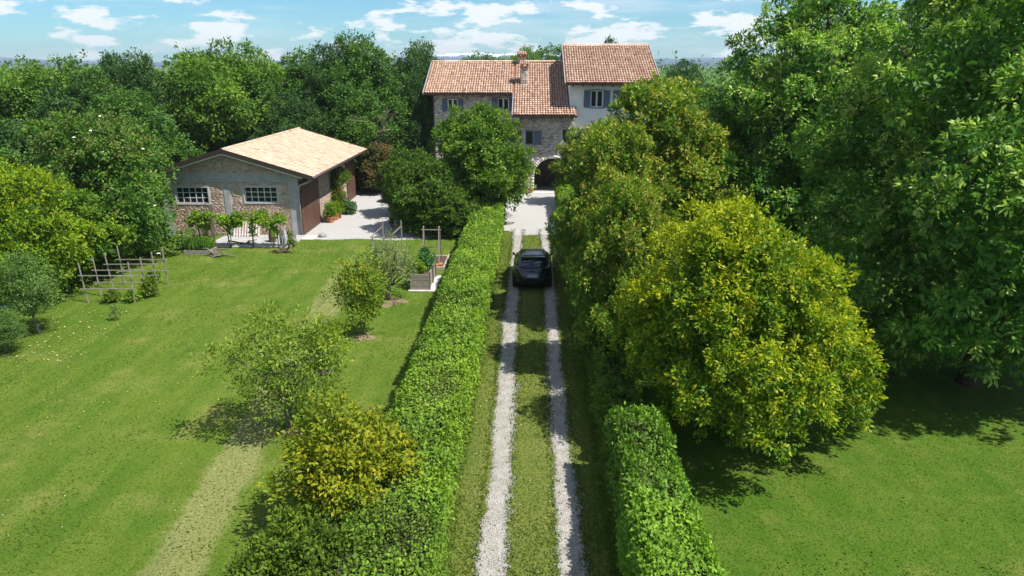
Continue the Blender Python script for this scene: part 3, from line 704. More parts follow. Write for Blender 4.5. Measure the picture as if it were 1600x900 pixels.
# ------------------------------------------------------------------ barn
BX0, BX1, BY0, BY1, BXR = -22.13, -13.87, 41.87, 55.6, -18.0
BN = empty('barn', (-18, 48, 0), 'brick barn with pale tiled gable roof and brown sliding doors', 'barn')
def bz(x): return 5.22 - abs(x - BXR) * 0.30     # top of roof
bw = [(-21.25, -19.32, 2.0, 2.95), (-17.1, -15.16, 2.08, 2.98)]
wb = wall_x(MB(), BX0, BX1, 3.2, BY0, bw)
wb.add([(BX0, BY0, 3.2), (BX1, BY0, 3.2), (BX1, BY0, bz(BX1) - .14), (BXR, BY0, bz(BXR) - .14), (BX0, BY0, bz(BX0) - .14)], [(0, 1, 2, 3, 4)])
wb.add([(BX0, BY1, 0), (BX1, BY1, 0), (BX1, BY1, bz(BX1) - .14), (BXR, BY1, bz(BXR) - .14), (BX0, BY1, bz(BX0) - .14)], [(4, 3, 2, 1, 0)])
wb.add([(BX1, BY0, 0), (BX1, BY1, 0), (BX1, BY1, bz(BX1) - .14), (BX1, BY0, bz(BX1) - .14)], [(0, 1, 2, 3)])
wb.add([(BX0, BY0, 0), (BX0, BY1, 0), (BX0, BY1, bz(BX0) - .14), (BX0, BY0, bz(BX0) - .14)], [(3, 2, 1, 0)])
wbo = wb.build('wall', M['mortar'], BN)
def in_barn(xa, xb, za, zb):
    if not hit(bw, .12)(xa, xb, za, zb): return False
    if zb > min(bz(xa), bz(xb)) - .2: return False
    if xa > -14.42 or xb < -21.65: return False
    if zb > 3.28 and za < 3.78: return False
    if xb > -18.36 and xa < -17.98 and za < 3.5: return False
    return True
attach('brick_facing', stones_on(BX0, BX1, 0, 5.2, BY0, in_barn, rng, (.075, .082), (.2, .29), .012, (.006, .022)), M['brick'], wbo, 'stuff')
attach('brick_facing', stones_on(45.75, 53.1, 0, 3.2, BX1, lambda *a: True, rng, (.075, .082), (.2, .29), .012, (.006, .022), axis='y', sgn=-1), M['brick_pale'], wbo, 'stuff')
MB().box((-21.65, BY0 - .03, 3.29), (-14.42, BY0 + .02, 3.77)).build('concrete_beam', M['concrete'], wbo)
MB().box((-18.35, BY0 - .035, 0), (-17.99, BY0 + .02, 3.28)).build('concrete_post', M['concrete'], wbo)
MB().box((-14.42, BY0 - .035, 0), (BX1 + .03, BY0 + .3, 3.80)).build('concrete_post', M['concrete'], wbo)
MB().box((BX0 - .03, BY0 - .035, 0), (-21.65, BY0 + .3, 3.80)).build('concrete_post', M['concrete'], wbo)
# roof
rb = MB(); ov = .62; y0_, y1_ = BY0 - .50, BY1 + .35; xe0, xe1 = BXR - 5.15, BXR + 5.15
vs = []
for y in (y0_, y1_):
    for x, dz in ((xe0, 0), (BXR, 0), (xe1, 0), (xe1, -.13), (BXR, -.13), (xe0, -.13)): vs.append((x, y, bz(x) + dz))
rb.add(vs, [(0, 6, 7, 1), (1, 7, 8, 2), (2, 8, 9, 3), (3, 9, 10, 4), (4, 10, 11, 5), (5, 11, 6, 0), (0, 1, 4, 5), (1, 2, 3, 4), (6, 11, 10, 7), (7, 10, 9, 8)])
rbo = rb.build('roof', M['soffit'], BN)
V, Q, T = [], [], []
for s in (-1, 1):
    Ls = 5.2 * math.hypot(1, .3); d = np.array([s * 1, 0, -.30]) / math.hypot(1, .3); nn = np.array([s * .30, 0, 1]) / math.hypot(1, .3)
    nrow = 19; st = Ls / nrow; tw = .205
    for r in range(nrow):
        y = y0_ + .01 - (r % 2) * tw / 2
        while y < y1_:
            ya, yb = max(y, y0_) + .003, min(y + tw, y1_) - .003; y += tw
            if yb - ya < .03: continue
            p0 = np.array([BXR, 0, 5.225]) + d * (r * st); k = len(V); tl = rng.normal(0, .004)
            for sd_, lift in ((-.02, .006), (st + .02, .030 + tl)):
                for yy in (ya, yb):
                    q = p0 + d * sd_ + nn * lift; V.append((q[0], yy, q[2]))
            for yy in (ya, yb): q = p0 + d * (st + .02) + nn * .002; V.append((q[0], yy, q[2]))
            t = float(np.clip(rng.normal(.55, .22), 0, 1))
            Q += [(k, k + 1, k + 3, k + 2), (k + 2, k + 3, k + 5, k + 4)]; T += [t, t]
rid = ridge_tiles(0, y1_ - y0_, 0, 0, rng)
rid = ([(BXR + v[1] * .8, y0_ + v[0], 5.22 + v[2] * .8) for v in rid[0]], rid[1], rid[2])
attach('roof_tiles', rejoin([(V, Q, T), rid]), M['flat_tile'], rbo, 'stuff')
for s in (-1, 1):
    for yy in (y0_ - .03, y1_ + .03):
        xe = BXR + s * 5.2
        MB().bar((BXR, yy, 5.22 - .06), (xe, yy, bz(xe) - .06), .05, .26).build('verge_board', M['brown_metal'], rbo)
        MB().bar((BXR, yy + .035, 5.22 - .235), (BXR + s * 4.6, yy + .035, bz(BXR + s * 4.6) - .235), .04, .06).build('soffit_trim', M['frame_white'], rbo)
    xg = BXR + s * 5.26
    MB().tube([(xg, y0_, bz(xg) - .06), (xg, y1_, bz(xg) - .06)], .075, 8).build('gutter', M['brown_metal'], rbo, smooth=True)
MB().tube([(-12.8, 41.5, 3.55), (-13.1, 41.6, 3.35), (-13.7, 41.75, 3.12), (-13.8, 41.76, 2.8), (-13.8, 41.76, .05)], .05, 8).build('downpipe', M['concrete'], rbo, smooth=True)
def barn_window(h, y, cols, rows_):
    xa, xb, za, zb = h; t = .06; yi = y + .06
    mb = MB()
    mb.box((xa - .08, y - .045, za - .09), (xb + .08, y + .1, za)).box((xa - .08, y - .045, zb), (xb + .08, y + .1, zb + .07))
    mb.box((xa - .08, y - .045, za), (xa, y + .1, zb)).box((xb, y - .045, za), (xb + .08, y + .1, zb))
    w = mb.build('window', M['concrete_pale'], BN)
    cw, ch_ = (xb - xa) / cols, (zb - za) / rows_
    for i in range(cols + 1):
        x = xa + i * cw; x = min(max(x, xa + .02), xb - .02); MB().box((x - .02, yi, za), (x + .02, yi + .04, zb)).build('glazing_bar', M['frame_white'], w)
    for j in range(rows_ + 1):
        zc = min(max(za + j * ch_, za + .02), zb - .02); MB().box((xa, yi + .004, zc - .017), (xb, yi + .036, zc + .017)).build('glazing_bar', M['frame_white'], w)
    for i in range(cols):
        for j in range(rows_):
            a = rng.normal(0, .006)
            MB().add([(xa + i * cw + .02, yi + .02, za + j * ch_ + .017), (xa + (i + 1) * cw - .02, yi + .02 + a, za + j * ch_ + .017), (xa + (i + 1) * cw - .02, yi + .02 + a, za + (j + 1) * ch_ - .017), (xa + i * cw + .02, yi + .02, za + (j + 1) * ch_ - .017)], [(0, 1, 2, 3)]).build('pane', M['glass'], w)
    MB().add([(xa, y + .34, za), (xb, y + .34, za), (xb, y + .34, zb), (xa, y + .34, zb)], [(0, 1, 2, 3)]).build('window_back', M['soffit'], w)
barn_window(bw[0], BY0, 5, 3); barn_window(bw[1], BY0, 5, 3)
for ya, yb, lab in ((42.02, 45.72, 'near brown board door of the barn'), (53.1, 55.5, 'far brown board door of the barn')):
    d_ = MB().box((BX1 + .03, ya, .03), (BX1 + .07, yb, 3.12)).build('door', M['soffit'], BN); d_['label'] = lab
    nb = int((yb - ya) / .25)
    for i in range(nb):
        p, q = ya + (yb - ya) * i / nb + .006, ya + (yb - ya) * (i + 1) / nb - .006
        MB().box((BX1 + .072, p, .03 + rng.uniform(0, .01)), (BX1 + .095 + rng.uniform(0, .006), q, 3.12)).build('board', M['door_brown'], d_)
    MB().box((BX1 + .03, ya - .1, 3.14), (BX1 + .13, yb + .3, 3.22)).build('rail', M['brown_metal'], d_)
MB().box((BX1 + .1, 45.3, 1.35), (BX1 + .125, 45.36, 1.6)).build('handle', M['wire'], BN)
# concrete apron and slab by the wall
s1 = MB().box((-18.5, 38.9, 0), (-13.6, 41.8, .10)).build('terrace_slab', M['concrete'], bevel=.02); tag(s1, 'pale concrete terrace slab at the foot of the barn gable', kind='structure')
s2 = MB().box((-13.86, 40.9, 0), (-12.9, 42.0, .05)).build('apron', M['concrete_pale'], bevel=.02); tag(s2, 'short concrete apron beside the barn corner', kind='structure')

# ------------------------------------------------------------------ foliage
def unit(a): return a / np.maximum(np.linalg.norm(a, axis=-1, keepdims=True), 1e-9)
def wav(p, f, seed):
    r = np.random.default_rng(seed); s = 0
    for k in range(5):
        w = r.normal(0, 1, 3); w = w / np.linalg.norm(w) * f * r.uniform(.6, 1.7); s = s + np.sin(p @ w + r.uniform(0, 6.28))
    return s / 3.0

def leaves(name, P, D, N, size, asp, tint, tip, m, fold=.18):
    """one folded four-sided leaf per row: P base, D direction, N face normal"""
    D = unit(D); Wd = unit(np.cross(N, D)); Nn = unit(np.cross(D, Wd)); s = size[:, None]
    a = np.asarray(asp); a = a[:, None] if a.ndim else a
    mid = P + D * s * .48
    V = np.stack([P, mid - Wd * s * a + Nn * s * fold * .5, P + D * s + Nn * s * -.08, mid + Wd * s * a + Nn * s * fold * .5], 1).reshape(-1, 3)
    Q = np.arange(len(P) * 4).reshape(-1, 4)
    return np_mesh(name, V, Q, m, attrs={'tint': np.clip(tint, 0, 1), 'tip': np.clip(tip, 0, 1)})

def lobes_for(rng, H0, H1, R, n, shape='dome', lr=.36, squash=1.0, ex=1.0):
    """balls that make up a crown between heights H0 and H1 with greatest radius R"""
    out = []; H = H1 - H0
    for i in range(n):
        t = (i + .5) / n; t = min(.97, max(.03, t + rng.normal(0, .04)))
        if shape == 'dome': pr = math.sqrt(max(.02, 1 - (max(0, t - .30) / .72) ** 2)) * (1 if t > .3 else .72 + t * .93)
        elif shape == 'egg': pr = math.sin(math.pi * (t * .86 + .12)) ** .75
        elif shape == 'tear': pr = .98 * ((1 - t) / .75) ** .68 + .06 if t > .25 else .86 + t * .6
        elif shape == 'cone': pr = (1 - t) ** .8 * .95 + .12 if t > .18 else .75 + t
        elif shape == 'column': pr = .8 * math.sin(math.pi * (t * .8 + .15)) ** .4
        elif shape == 'vase': pr = .30 + .75 * t if t < .75 else .86 - (t - .75) * 1.2
        else: pr = 1
        r = R * lr * rng.uniform(.55, 1.30) * (1 if t < .8 else .75)
        az = i * 2.39996 + rng.normal(0, .35); rr = max(0, R * pr - r * .75) * rng.uniform(.62, 1.16)
        out.append((rr * math.cos(az) * ex, rr * math.sin(az), H0 + r * .6 + t * (H - r * 1.35), r))
    for i in range(max(3, n // 6)):   # filling round the axis
        t = (i + .5) / max(3, n // 6); out.append((rng.normal(0, .1 * R), rng.normal(0, .1 * R), H0 + H * (.15 + .65 * t), R * .42 * (1.05 - .45 * t)))
    return np.array(out)

def tufts(lobes, n, r, seed, jit=.16):
    """small leafy clumps standing out from the big lobes of a crown, with gaps between them"""
    rng = np.random.default_rng(seed + 500); C_ = lobes[:, :3]; R_ = lobes[:, 3]; K = n * 8
    li = rng.choice(len(lobes), K, p=R_ ** 2 / (R_ ** 2).sum()); d = unit(rng.normal(0, 1, (K, 3)))
    p = C_[li] + d * (R_[li] * (1 + rng.normal(0, jit, K)))[:, None]; keep = p[:, 2] > r * .5
    for j in range(len(lobes)): keep &= (np.linalg.norm(p - C_[j], axis=1) / R_[j] > .86) | (li == j)
    p = p[keep]; out = []
    for q in p:                       # keep the clumps apart
        if len(out) >= n: break
        if not out or np.min(np.linalg.norm(np.array(out)[:, :3] - q, axis=1)) > r * .95: out.append((*q, r * rng.uniform(.65, 1.3)))
    return np.array(out)

def crown(name, seed, lobes, sprays, per, leaf, asp, m, spray_len=.28, droop=0.0, upb=.55, gap=.55, tipf=0.0, tip_bias=0.0, fill=.25, spread=.5, core=None, under=.55):
    """leafy sprays over the outer surface of the lobes, with gaps, plus leaves deeper inside"""
    rng = np.random.default_rng(seed); C_ = lobes[:, :3]; R_ = lobes[:, 3]
    pw = R_ ** 2 / (R_ ** 2).sum(); K = int(sprays * 3.4)
    li = rng.choice(len(lobes), K, p=pw); d = unit(rng.normal(0, 1, (K, 3)))
    d[:, 2] = np.where((d[:, 2] < -.15) & (rng.random(K) > under), -d[:, 2], d[:, 2])
    p = C_[li] + d * (R_[li] * rng.uniform(.80, 1.06, K))[:, None]
    sh_ = rng.random(K) < .16           # longer shoots that break the outline
    p = p + (d + np.array([0, 0, .35])) * (np.where(sh_, rng.uniform(.1, .55, K), 0) * R_[li])[:, None]
    lt = rng.normal(0, .13, len(lobes))
    keep = np.ones(K, bool)
    for j in range(len(lobes)):
        q = np.linalg.norm(p - C_[j], axis=1) / R_[j]; keep &= (q > .80) | (li == j)
    keep &= wav(p, 2.6 / max(.6, R_.mean()), seed + 1) > -gap - rng.random(K) * .7
    p, d, li = p[keep][:sprays], d[keep][:sprays], li[keep][:sprays]
    cen = (C_ * R_[:, None] ** 2).sum(0) / (R_ ** 2).sum(); out = unit(p - cen)
    a = unit(d * .7 + out * .45 + np.array([0, 0, .35 - droop]) + rng.normal(0, .30, p.shape))
    n_ = len(p)
    u = rng.random((n_, per)); st = np.clip(.5 + .22 * wav(p, 1.6, seed + 2) + lt[li] + rng.normal(0, .14, n_), 0, 1)
    rad_ = unit(rng.normal(0, 1, (n_, per, 3)))
    P = p[:, None] + a[:, None] * (u * spray_len)[..., None] + rad_ * (spread * spray_len * (.35 + .65 * (1 - u)))[..., None]
    D = a[:, None] * .75 + rad_ * .85 + np.array([0, 0, -droop * .9])
    N = np.array([0, 0, upb]) + (d * .55 + out * .25)[:, None] + rng.normal(0, .42, D.shape)
    tint = st[:, None] + rng.normal(0, .17, (n_, per))
    g_ = np.clip(.5 + .6 * wav(p, 1.1, seed + 3), 0, 1) * .6 + .4 * rng.random(n_)
    up_ = np.clip((out[:, 2] + .55) / 1.2, 0, 1)
    tip = np.where((rng.random(n_) < tipf * (.2 + g_ * up_ * 1.3))[:, None], np.clip(u * .8 + tip_bias + rng.normal(0, .12, (n_, per)), 0, 1), 0)
    sz = leaf * rng.uniform(.7, 1.25, (n_, per))
    P, D, N = P.reshape(-1, 3), D.reshape(-1, 3), N.reshape(-1, 3); tint, tip, sz = tint.ravel(), tip.ravel(), sz.ravel()
    nf = int(len(P) * fill)
    if nf:
        if core is not None: C_, R_ = core[:, :3], core[:, 3]; lobes = core; pw = R_ ** 2 / (R_ ** 2).sum()
        lj = rng.choice(len(lobes), nf, p=pw); dd = unit(rng.normal(0, 1, (nf, 3)))
        Pf = C_[lj] + dd * (R_[lj] * rng.uniform(.3, .86, nf))[:, None]
        P = np.concatenate([P, Pf]); D = np.concatenate([D, unit(rng.normal(0, 1, (nf, 3)))]); N = np.concatenate([N, dd * .5 + np.array([0, 0, .5]) + rng.normal(0, .4, (nf, 3))])
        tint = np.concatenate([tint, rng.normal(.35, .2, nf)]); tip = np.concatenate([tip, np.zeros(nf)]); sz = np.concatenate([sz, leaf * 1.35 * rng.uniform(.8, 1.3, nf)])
    P[:, 2] = np.maximum(P[:, 2], .06)
    return leaves(name, P, D, N, sz, asp, tint, tip, m)

def wood(seed, lobes, trunk_h, r0, m, nlimb=9, lean=(0, 0), stems=1, top=None):
    """tapered trunk with limbs that run out into the crown"""
    rng = np.random.default_rng(seed); mb = MB(); top = top or lobes[:, 2].max() * .85
    axes = []
    for s in range(stems):
        off = np.array([rng.normal(0, .12), rng.normal(0, .12)]) if stems > 1 else np.zeros(2)
        pts = []; rs = []; sp = np.array([rng.normal(0, .5), rng.normal(0, .5)]) if stems > 1 else np.zeros(2)
        for i in range(8):
            t = i / 7; pts.append((off[0] + (lean[0] + sp[0]) * t + .06 * rng.normal() * (i > 0) * r0 * 6, off[1] + (lean[1] + sp[1]) * t + .06 * rng.normal() * (i > 0) * r0 * 6, -.08 + t * top))
            rs.append(r0 / math.sqrt(stems) * (1.25 if i == 0 else 1 - .85 * t))
        mb.tube(pts, rs, 9); axes.append(pts)
    order = rng.permutation(len(lobes))[:nlimb]
    for j in order:
        pts = axes[rng.integers(len(axes))]; c_ = lobes[j]; hs = max(trunk_h, min(c_[2] * .62, top * .8)) * rng.uniform(.85, 1.0)
        k = min(6, max(0, int(hs / top * 7))); b0 = Vector(pts[k]); b0.z = max(trunk_h * .8, b0.z); e = Vector(c_[:3]); mid = b0.lerp(e, .5) + Vector((rng.normal(0, .1), rng.normal(0, .1), c_[3] * .1))
        end = b0.lerp(e, 1.15)
        r1 = r0 * .42 / math.sqrt(max(1, stems * .7))
        mb.tube([b0, b0.lerp(mid, .5), mid, e, end], [r1, r1 * .85, r1 * .62, r1 * .35, r1 * .12], 6)
        for q in range(3):
            d = Vector(rng.normal(0, 1, 3)).normalized(); mb.tube([mid.lerp(e, .4 + .25 * q), e + d * c_[3] * .55, e + d * c_[3] * .95], [r1 * .3, r1 * .2, r1 * .06], 5)
    return mb

def make_tree(name, loc, label, cat, crown_me, wood_mb, bark, rz=0.0, sc=(1, 1, 1), group=None):
    t = empty(name, loc, label, cat, group, rz)
    V = wood_mb; me = V if not isinstance(V, MB) else None
    if me is None:
        me = bpy.data.meshes.new('trunk'); me.from_pydata(V.v, [], V.f); me.update(); me.polygons.foreach_set('use_smooth', np.ones(len(me.polygons), bool)); me.materials.append(bark)
    link('trunk', me, t); link('crown', crown_me, t); t.scale = sc
    return t
def tree_copy(src, loc, label, rz, sc, group=None, name=None):
    c = copy_tree(src); c.location = loc; c.rotation_euler = (0, 0, rz); c.scale = sc; c['label'] = label
    if group: c['group'] = group
    if name: c.name = name
    return c

R = np.random.default_rng
# --- woodland behind: four kinds, copied
def kind(seed, name, H, rad_, shape, n, sprays, per, leaf, asp, m, label, cat='tree', trunk=1.6, r0=.22, lr=.34, **kw):
    lb = lobes_for(R(seed), H * .10 if 'h0' not in kw else kw.pop('h0'), H, rad_, n, shape, lr)
    cr = crown('crown', seed, tufts(lb, 170, .62, seed), sprays, per, leaf, asp, M[m], core=lb, under=.25, **kw); wd = wood(seed, lb, trunk, r0, M['bark'])
    return make_tree(name, (0, 0, 0), label, cat, cr, wd, M['bark'])
K1 = kind(21, 'woodland_tree', 11.0, 4.0, 'dome', 40, 3200, 11, 0.23, .30, 'lf_dark', '', spray_len=.55, gap=.35, lr=.30)
K2 = kind(22, 'woodland_tree', 11.0, 3.6, 'egg', 40, 3200, 11, 0.22, .32, 'lf_mid', '', spray_len=.55, gap=.35, lr=.30)
K3 = kind(23, 'walnut_tree', 11.0, 4.6, 'dome', 44, 3500, 11, 0.25, .26, 'lf_bright', '', spray_len=.6, gap=.30, droop=.25, lr=.29)
K4 = kind(24, 'woodland_tree', 12.0, 2.6, 'cone', 36, 2600, 11, 0.20, .28, 'lf_dark', '', spray_len=.6, gap=.4, droop=-.2, lr=.32)
used = set()
GB = 'trees of the wood behind the garden'
def bgt(k, x, y, h, w, label, rz):
    h *= .93
    H0 = 12.0 if k is K4 else 11.0; W0 = {K1.name: 4.0, K2.name: 3.6, K3.name: 4.6, K4.name: 2.6}[k.name]
    sc = (w / W0, w / W0, h / H0)
    if k.name not in used:
        used.add(k.name); k.location = (x, y, 0); k.rotation_euler = (0, 0, rz); k.scale = sc; k['label'] = label; k['group'] = GB; return k
    return tree_copy(k, (x, y, 0), label, rz, sc, GB)
BGL = [
 (K3, -38.5, 58, 10.6, 4.6, 'pale green tree at the left end of the skyline'),
 (K1, -35.0, 62, 10.4, 3.4, 'dark tree next to the pale tree at the left end of the skyline'),
 (K2, -44.0, 56, 10.0, 4.5, 'leafy tree cut off by the left edge above the elder'),
 (K4, -30.6, 57, 11.2, 2.4, 'slender dark tree with a loose pointed top left of the walnut'),
 (K1, -32.5, 52, 9.0, 3.6, 'rounded dark tree behind the flowering elder'),
 (K2, -28.0, 50, 8.2, 3.3, 'green tree between the flowering elder and the barn roof'),
 (K4, -28.6, 63, 11.3, 3.0, 'dark pointed tree just left of the big walnut'),
 (K3, -25.2, 61, 12.0, 4.9, 'big bright green walnut rising above the barn roof'),
 (K2, -20.4, 66, 11.0, 3.2, 'green tree on the walnut\'s right flank behind the barn'),
 (K1, -17.2, 64, 11.2, 3.0, 'dark tree behind the barn ridge end'),
 (K4, -16.4, 68, 13.0, 3.2, 'tallest tree of the wood with a spiky top behind the barn'),
 (K2, -13.9, 63, 11.6, 3.6, 'tall leafy tree above the far end of the barn roof'),
 (K1, -11.2, 66, 10.9, 2.8, 'dark tree in the dip between barn and farmhouse'),
 (K4, -10.2, 70, 12.4, 2.4, 'dark pointed tree touching the farmhouse gable'),
 (K1, -9.9, 63.5, 8.8, 2.0, 'low dark tree hard against the stone gable wall'),
 (K2, -14.6, 59, 7.2, 2.6, 'low green tree behind the far barn door'),
 (K1, -19.0, 59, 7.6, 3.0, 'low dark tree directly behind the barn roof slope'),
 (K2, -6.5, 92, 11.0, 4.0, 'distant tree top showing over the ridge of the stone wing'),
 (K3, -1.4, 95, 12.2, 4.2, 'pale distant tree top behind the chimneys'),
 (K2, 2.6, 96, 12.0, 3.8, 'distant tree top right of the chimneys'),
 (K1, 9.2, 90, 12.5, 2.2, 'dark treetop peeping over the high tiled roof'),
 (K2, 14.2, 72, 8.6, 3.6, 'bright leafy tree beyond the white gable'),
 (K1, 17.5, 84, 10.0, 4.0, 'dark tree top far right of the white gable'),
 (K2, 19.0, 66, 8.4, 4.0, 'leafy tree behind the sweetgum crowns'),
 (K1, 27.0, 60, 9.5, 4.5, 'dark tree deep behind the two sweetgums'),
 (K2, 35.0, 52, 10.0, 5.0, 'green tree behind the sweetgum at the right edge'),
 (K1, 15.5, 50, 7.0, 3.6, 'low dark tree in the shade between the sweetgums'),
 (K1, 23.5, 46, 7.0, 4.0, 'low dark tree behind the nearest sweetgum'),
 (K1, -36.0, 44, 8.4, 4.2, 'dark tree standing left of the flowering elder'),
 (K2, -31.0, 38, 6.6, 3.4, 'leafy tree at the left edge behind the lime green bush'),
 (K1, -27.5, 31, 6.0, 3.4, 'dark bushy tree at the left edge behind the olive'),
]
r_ = R(77)
for k, x, y, h, w, lab in BGL: bgt(k, x, y, h, w, lab, float(r_.uniform(0, 6.28)))
# dead grey branches among the trees behind the barn
mb = MB(); rr_ = R(78)
for i in range(16):
    p = Vector((-12.6 + rr_.normal(0, .5), 58.6 + rr_.normal(0, .4), 4.6 + rr_.normal(0, .5))); d = Vector((rr_.normal(0, 1), rr_.normal(-.6, .4), rr_.normal(.3, .6))).normalized()
    q = p + d * rr_.uniform(1.0, 2.2); mb.tube([Vector((-12.6, 59.2, 4.2)), p, q], [.06, .035, .01], 5)
    for _ in range(4):
        e = Vector(rr_.normal(0, 1, 3)).normalized(); t = rr_.uniform(.3, .9); a = p.lerp(q, t); mb.tube([a, a + (e + d) * .5], [.014, .004], 4)
mb.tube([(-12.6, 59.4, 0), (-12.6, 59.2, 4.3)], [.14, .07], 7)
tag(mb.build('dead_tree', M['lf_dead'], loc=(-12.6, 59.4, 0)), 'bare grey dead tree among the leafy ones behind the barn', 'tree')
# distant wood, a mass
fr = R(90); L_ = []
for y, nn_, hm in ((105, 46, 8.2), (140, 46, 8.6), (200, 50, 9.0), (300, 56, 9.2), (520, 60, 9.5)):
    for i in range(nn_):
        x = (i + fr.uniform(-.4, .4)) / nn_ * 2 - 1; x *= y * .95
        r = fr.uniform(2.4, 4.2) * (1 + y / 400); L_.append((x, y + fr.normal(0, y * .06), hm - r + fr.normal(0, .9), r))
L_ = np.array(L_)
fw_ = crown('far_wood', 91, L_, 5200, 6, .95, .40, M['lf_mid'], spray_len=1.4, gap=.9, fill=.1)
o = link('far_wood', fw_); tag(o, 'far mass of woodland filling the plain to the horizon', kind='stuff')

# --- sweetgums on the right
def gum(seed, H0, H1, Rr, n, sprays): 
    lb = lobes_for(R(seed), H0, H1, Rr, n, 'dome', .235); return lb, crown('crown', seed, tufts(lb, int(sprays / 22), .46, seed, .30), sprays, 11, .19, .21, M['lf_gum'], spray_len=.17, droop=.26, upb=.8, gap=.30, tipf=.62, tip_bias=.3, fill=.25, spread=.7, core=lb, under=.15)
lb, cr = gum(31, 1.0, 13.8, 5.7, 80, 8800)
make_tree('sweetgum_tree', (14.4, 21.7, 0), 'large dark sweetgum at the right edge with drooping pale shoot tips coloured as if sunlit', 'tree', cr, wood(31, lb, 2.2, .30, M['bark'], 22), M['bark'], group='sweetgums on the right lawn')
lb, cr = gum(32, 1.8, 13.5, 4.6, 70, 6400)
make_tree('sweetgum_tree', (12.4, 33.0, 0), 'tall sweetgum standing behind the golden round tree', 'tree', cr, wood(32, lb, 2.2, .27, M['bark'], 20), M['bark'], group='sweetgums on the right lawn')
g3 = empty('sweetgum_tree', (19.5, 36.0, 0), 'farther sweetgum rising between the two nearer ones', 'tree', 'sweetgums on the right lawn', 1.2)
lb3 = lobes_for(R(33), 2.2, 14.0, 4.6, 60, 'dome', .26); wd = wood(33, lb3, 2.2, .27, M['bark'], 16)
me = bpy.data.meshes.new('trunk'); me.from_pydata(wd.v, [], wd.f); me.materials.append(M['bark']); link('trunk', me, g3)
link('crown', crown('crown', 33, lb3, 4200, 11, .25, .18, M['lf_gum'], spray_len=.2, droop=.4, gap=.3, tipf=.4, tip_bias=.15, fill=.25), g3)

# --- golden tree
lb = lobes_for(R(41), 1.40, 6.35, 3.05, 120, 'tear', .17)
lb[:, 0] += np.interp(lb[:, 2], [0, 2, 6.5], [.1, .1, -1.1])
cr = crown('crown', 41, tufts(lb, 300, .34, 41, .24), 7000, 12, .115, .21, M['lf_yellow'], spray_len=.20, droop=.18, upb=.6, gap=.25, tipf=1.0, tip_bias=.25, fill=.25, core=lb, under=.22)
make_tree('golden_tree', (5.9, 17.7, 0), 'rounded golden yellow tree standing beside the drive hedge', 'tree', cr, wood(41, lb, 1.0, .16, M['bark'], 18, stems=2), M['bark'])
# --- laurels with olive brown tips
lb = lobes_for(R(42), 1.0, 9.0, 3.3, 90, 'dome', .20)
cr = crown('crown', 42, tufts(lb, 230, 0.4, 42, 0.18), 4700, 11, .17, .27, M['lf_olivebrown'], spray_len=.24, gap=.42, tipf=.60, tip_bias=.2, fill=.25, core=lb, under=.22)
LA = make_tree('laurel_tree', (5.35, 31.3, 0), 'tall bushy evergreen with olive brown shoots before the white wing', 'tree', cr, wood(42, lb, .8, .18, M['bark'], 16, stems=3), M['bark'], group='evergreens beside the drive')
tree_copy(LA, (3.75, 52.6, 0), 'smaller evergreen with brownish tips overhanging the gravel yard', 2.1, (.60, .60, .60))
tree_copy(LA, (8.2, 36.5, 0), 'evergreen filling the gap between the tall brown-tipped one and the sweetgum', 4.0, (.85, .85, .78))
tree_copy(LA, (2.95, 22.2, 0), 'low evergreen with light yellowish leaves leaning over the drive hedge', 1.0, (.50, .50, .70))
tree_copy(LA, (3.3, 27.9, 0), 'dark evergreen shrub between the brown-tipped tree and the golden tree', 5.2, (.68, .68, .84))

# --- round tree and shrubs by the yard
lb = lobes_for(R(51), .9, 7.3, 3.45, 90, 'dome', .20)
cr = crown('crown', 51, tufts(lb, 260, 0.36, 51, 0.14), 4600, 10, .165, .30, M['lf_round'], spray_len=.24, gap=.45, fill=.25, core=lb, under=.22)
RT = make_tree('round_tree', (-3.35, 46.4, 0), 'round green tree in front of the stone wing', 'tree', cr, wood(51, lb, .9, .17, M['bark'], 16), M['bark'])
lb = lobes_for(R(52), .15, 4.3, 2.1, 46, 'dome', .26)
cr = crown('crown', 52, tufts(lb, 110, 0.36, 52, 0.14), 3000, 10, .155, .30, M['lf_bushy'], spray_len=.24, gap=.5, fill=.25, core=lb, under=.22)
SB = make_tree('round_shrub', (-6.8, 43.3, 0), 'tall green shrub between the round tree and the barn yard', 'shrub', cr, wood(52, lb, .3, .08, M['bark'], 8, stems=3), M['bark'], group='shrubs around the yard')
tree_copy(SB, (-4.7, 42.3, 0), 'darker low shrub under the round tree\'s left side', 1.7, (.75, .75, .62), name='round_shrub')
tree_copy(SB, (-8.3, 48.4, 0), 'green shrub in front of the half hidden car', 3.9, (.85, .85, 1.0), name='round_shrub')
lb = lobes_for(R(53), .15, 3.6, 1.7, 34, 'dome', .28)
cr = crown('crown', 53, tufts(lb, 70, 0.34, 53, 0.14), 1900, 10, .15, .30, M['lf_red'], spray_len=.22, gap=.5, tipf=.6, tip_bias=.2, fill=.25, core=lb, under=.22)
make_tree('photinia_shrub', (-12.0, 57.2, 0), 'reddish green shrub beyond the far barn door', 'shrub', cr, wood(53, lb, .3, .07, M['bark'], 6, stems=3), M['bark'], group='shrubs around the yard')

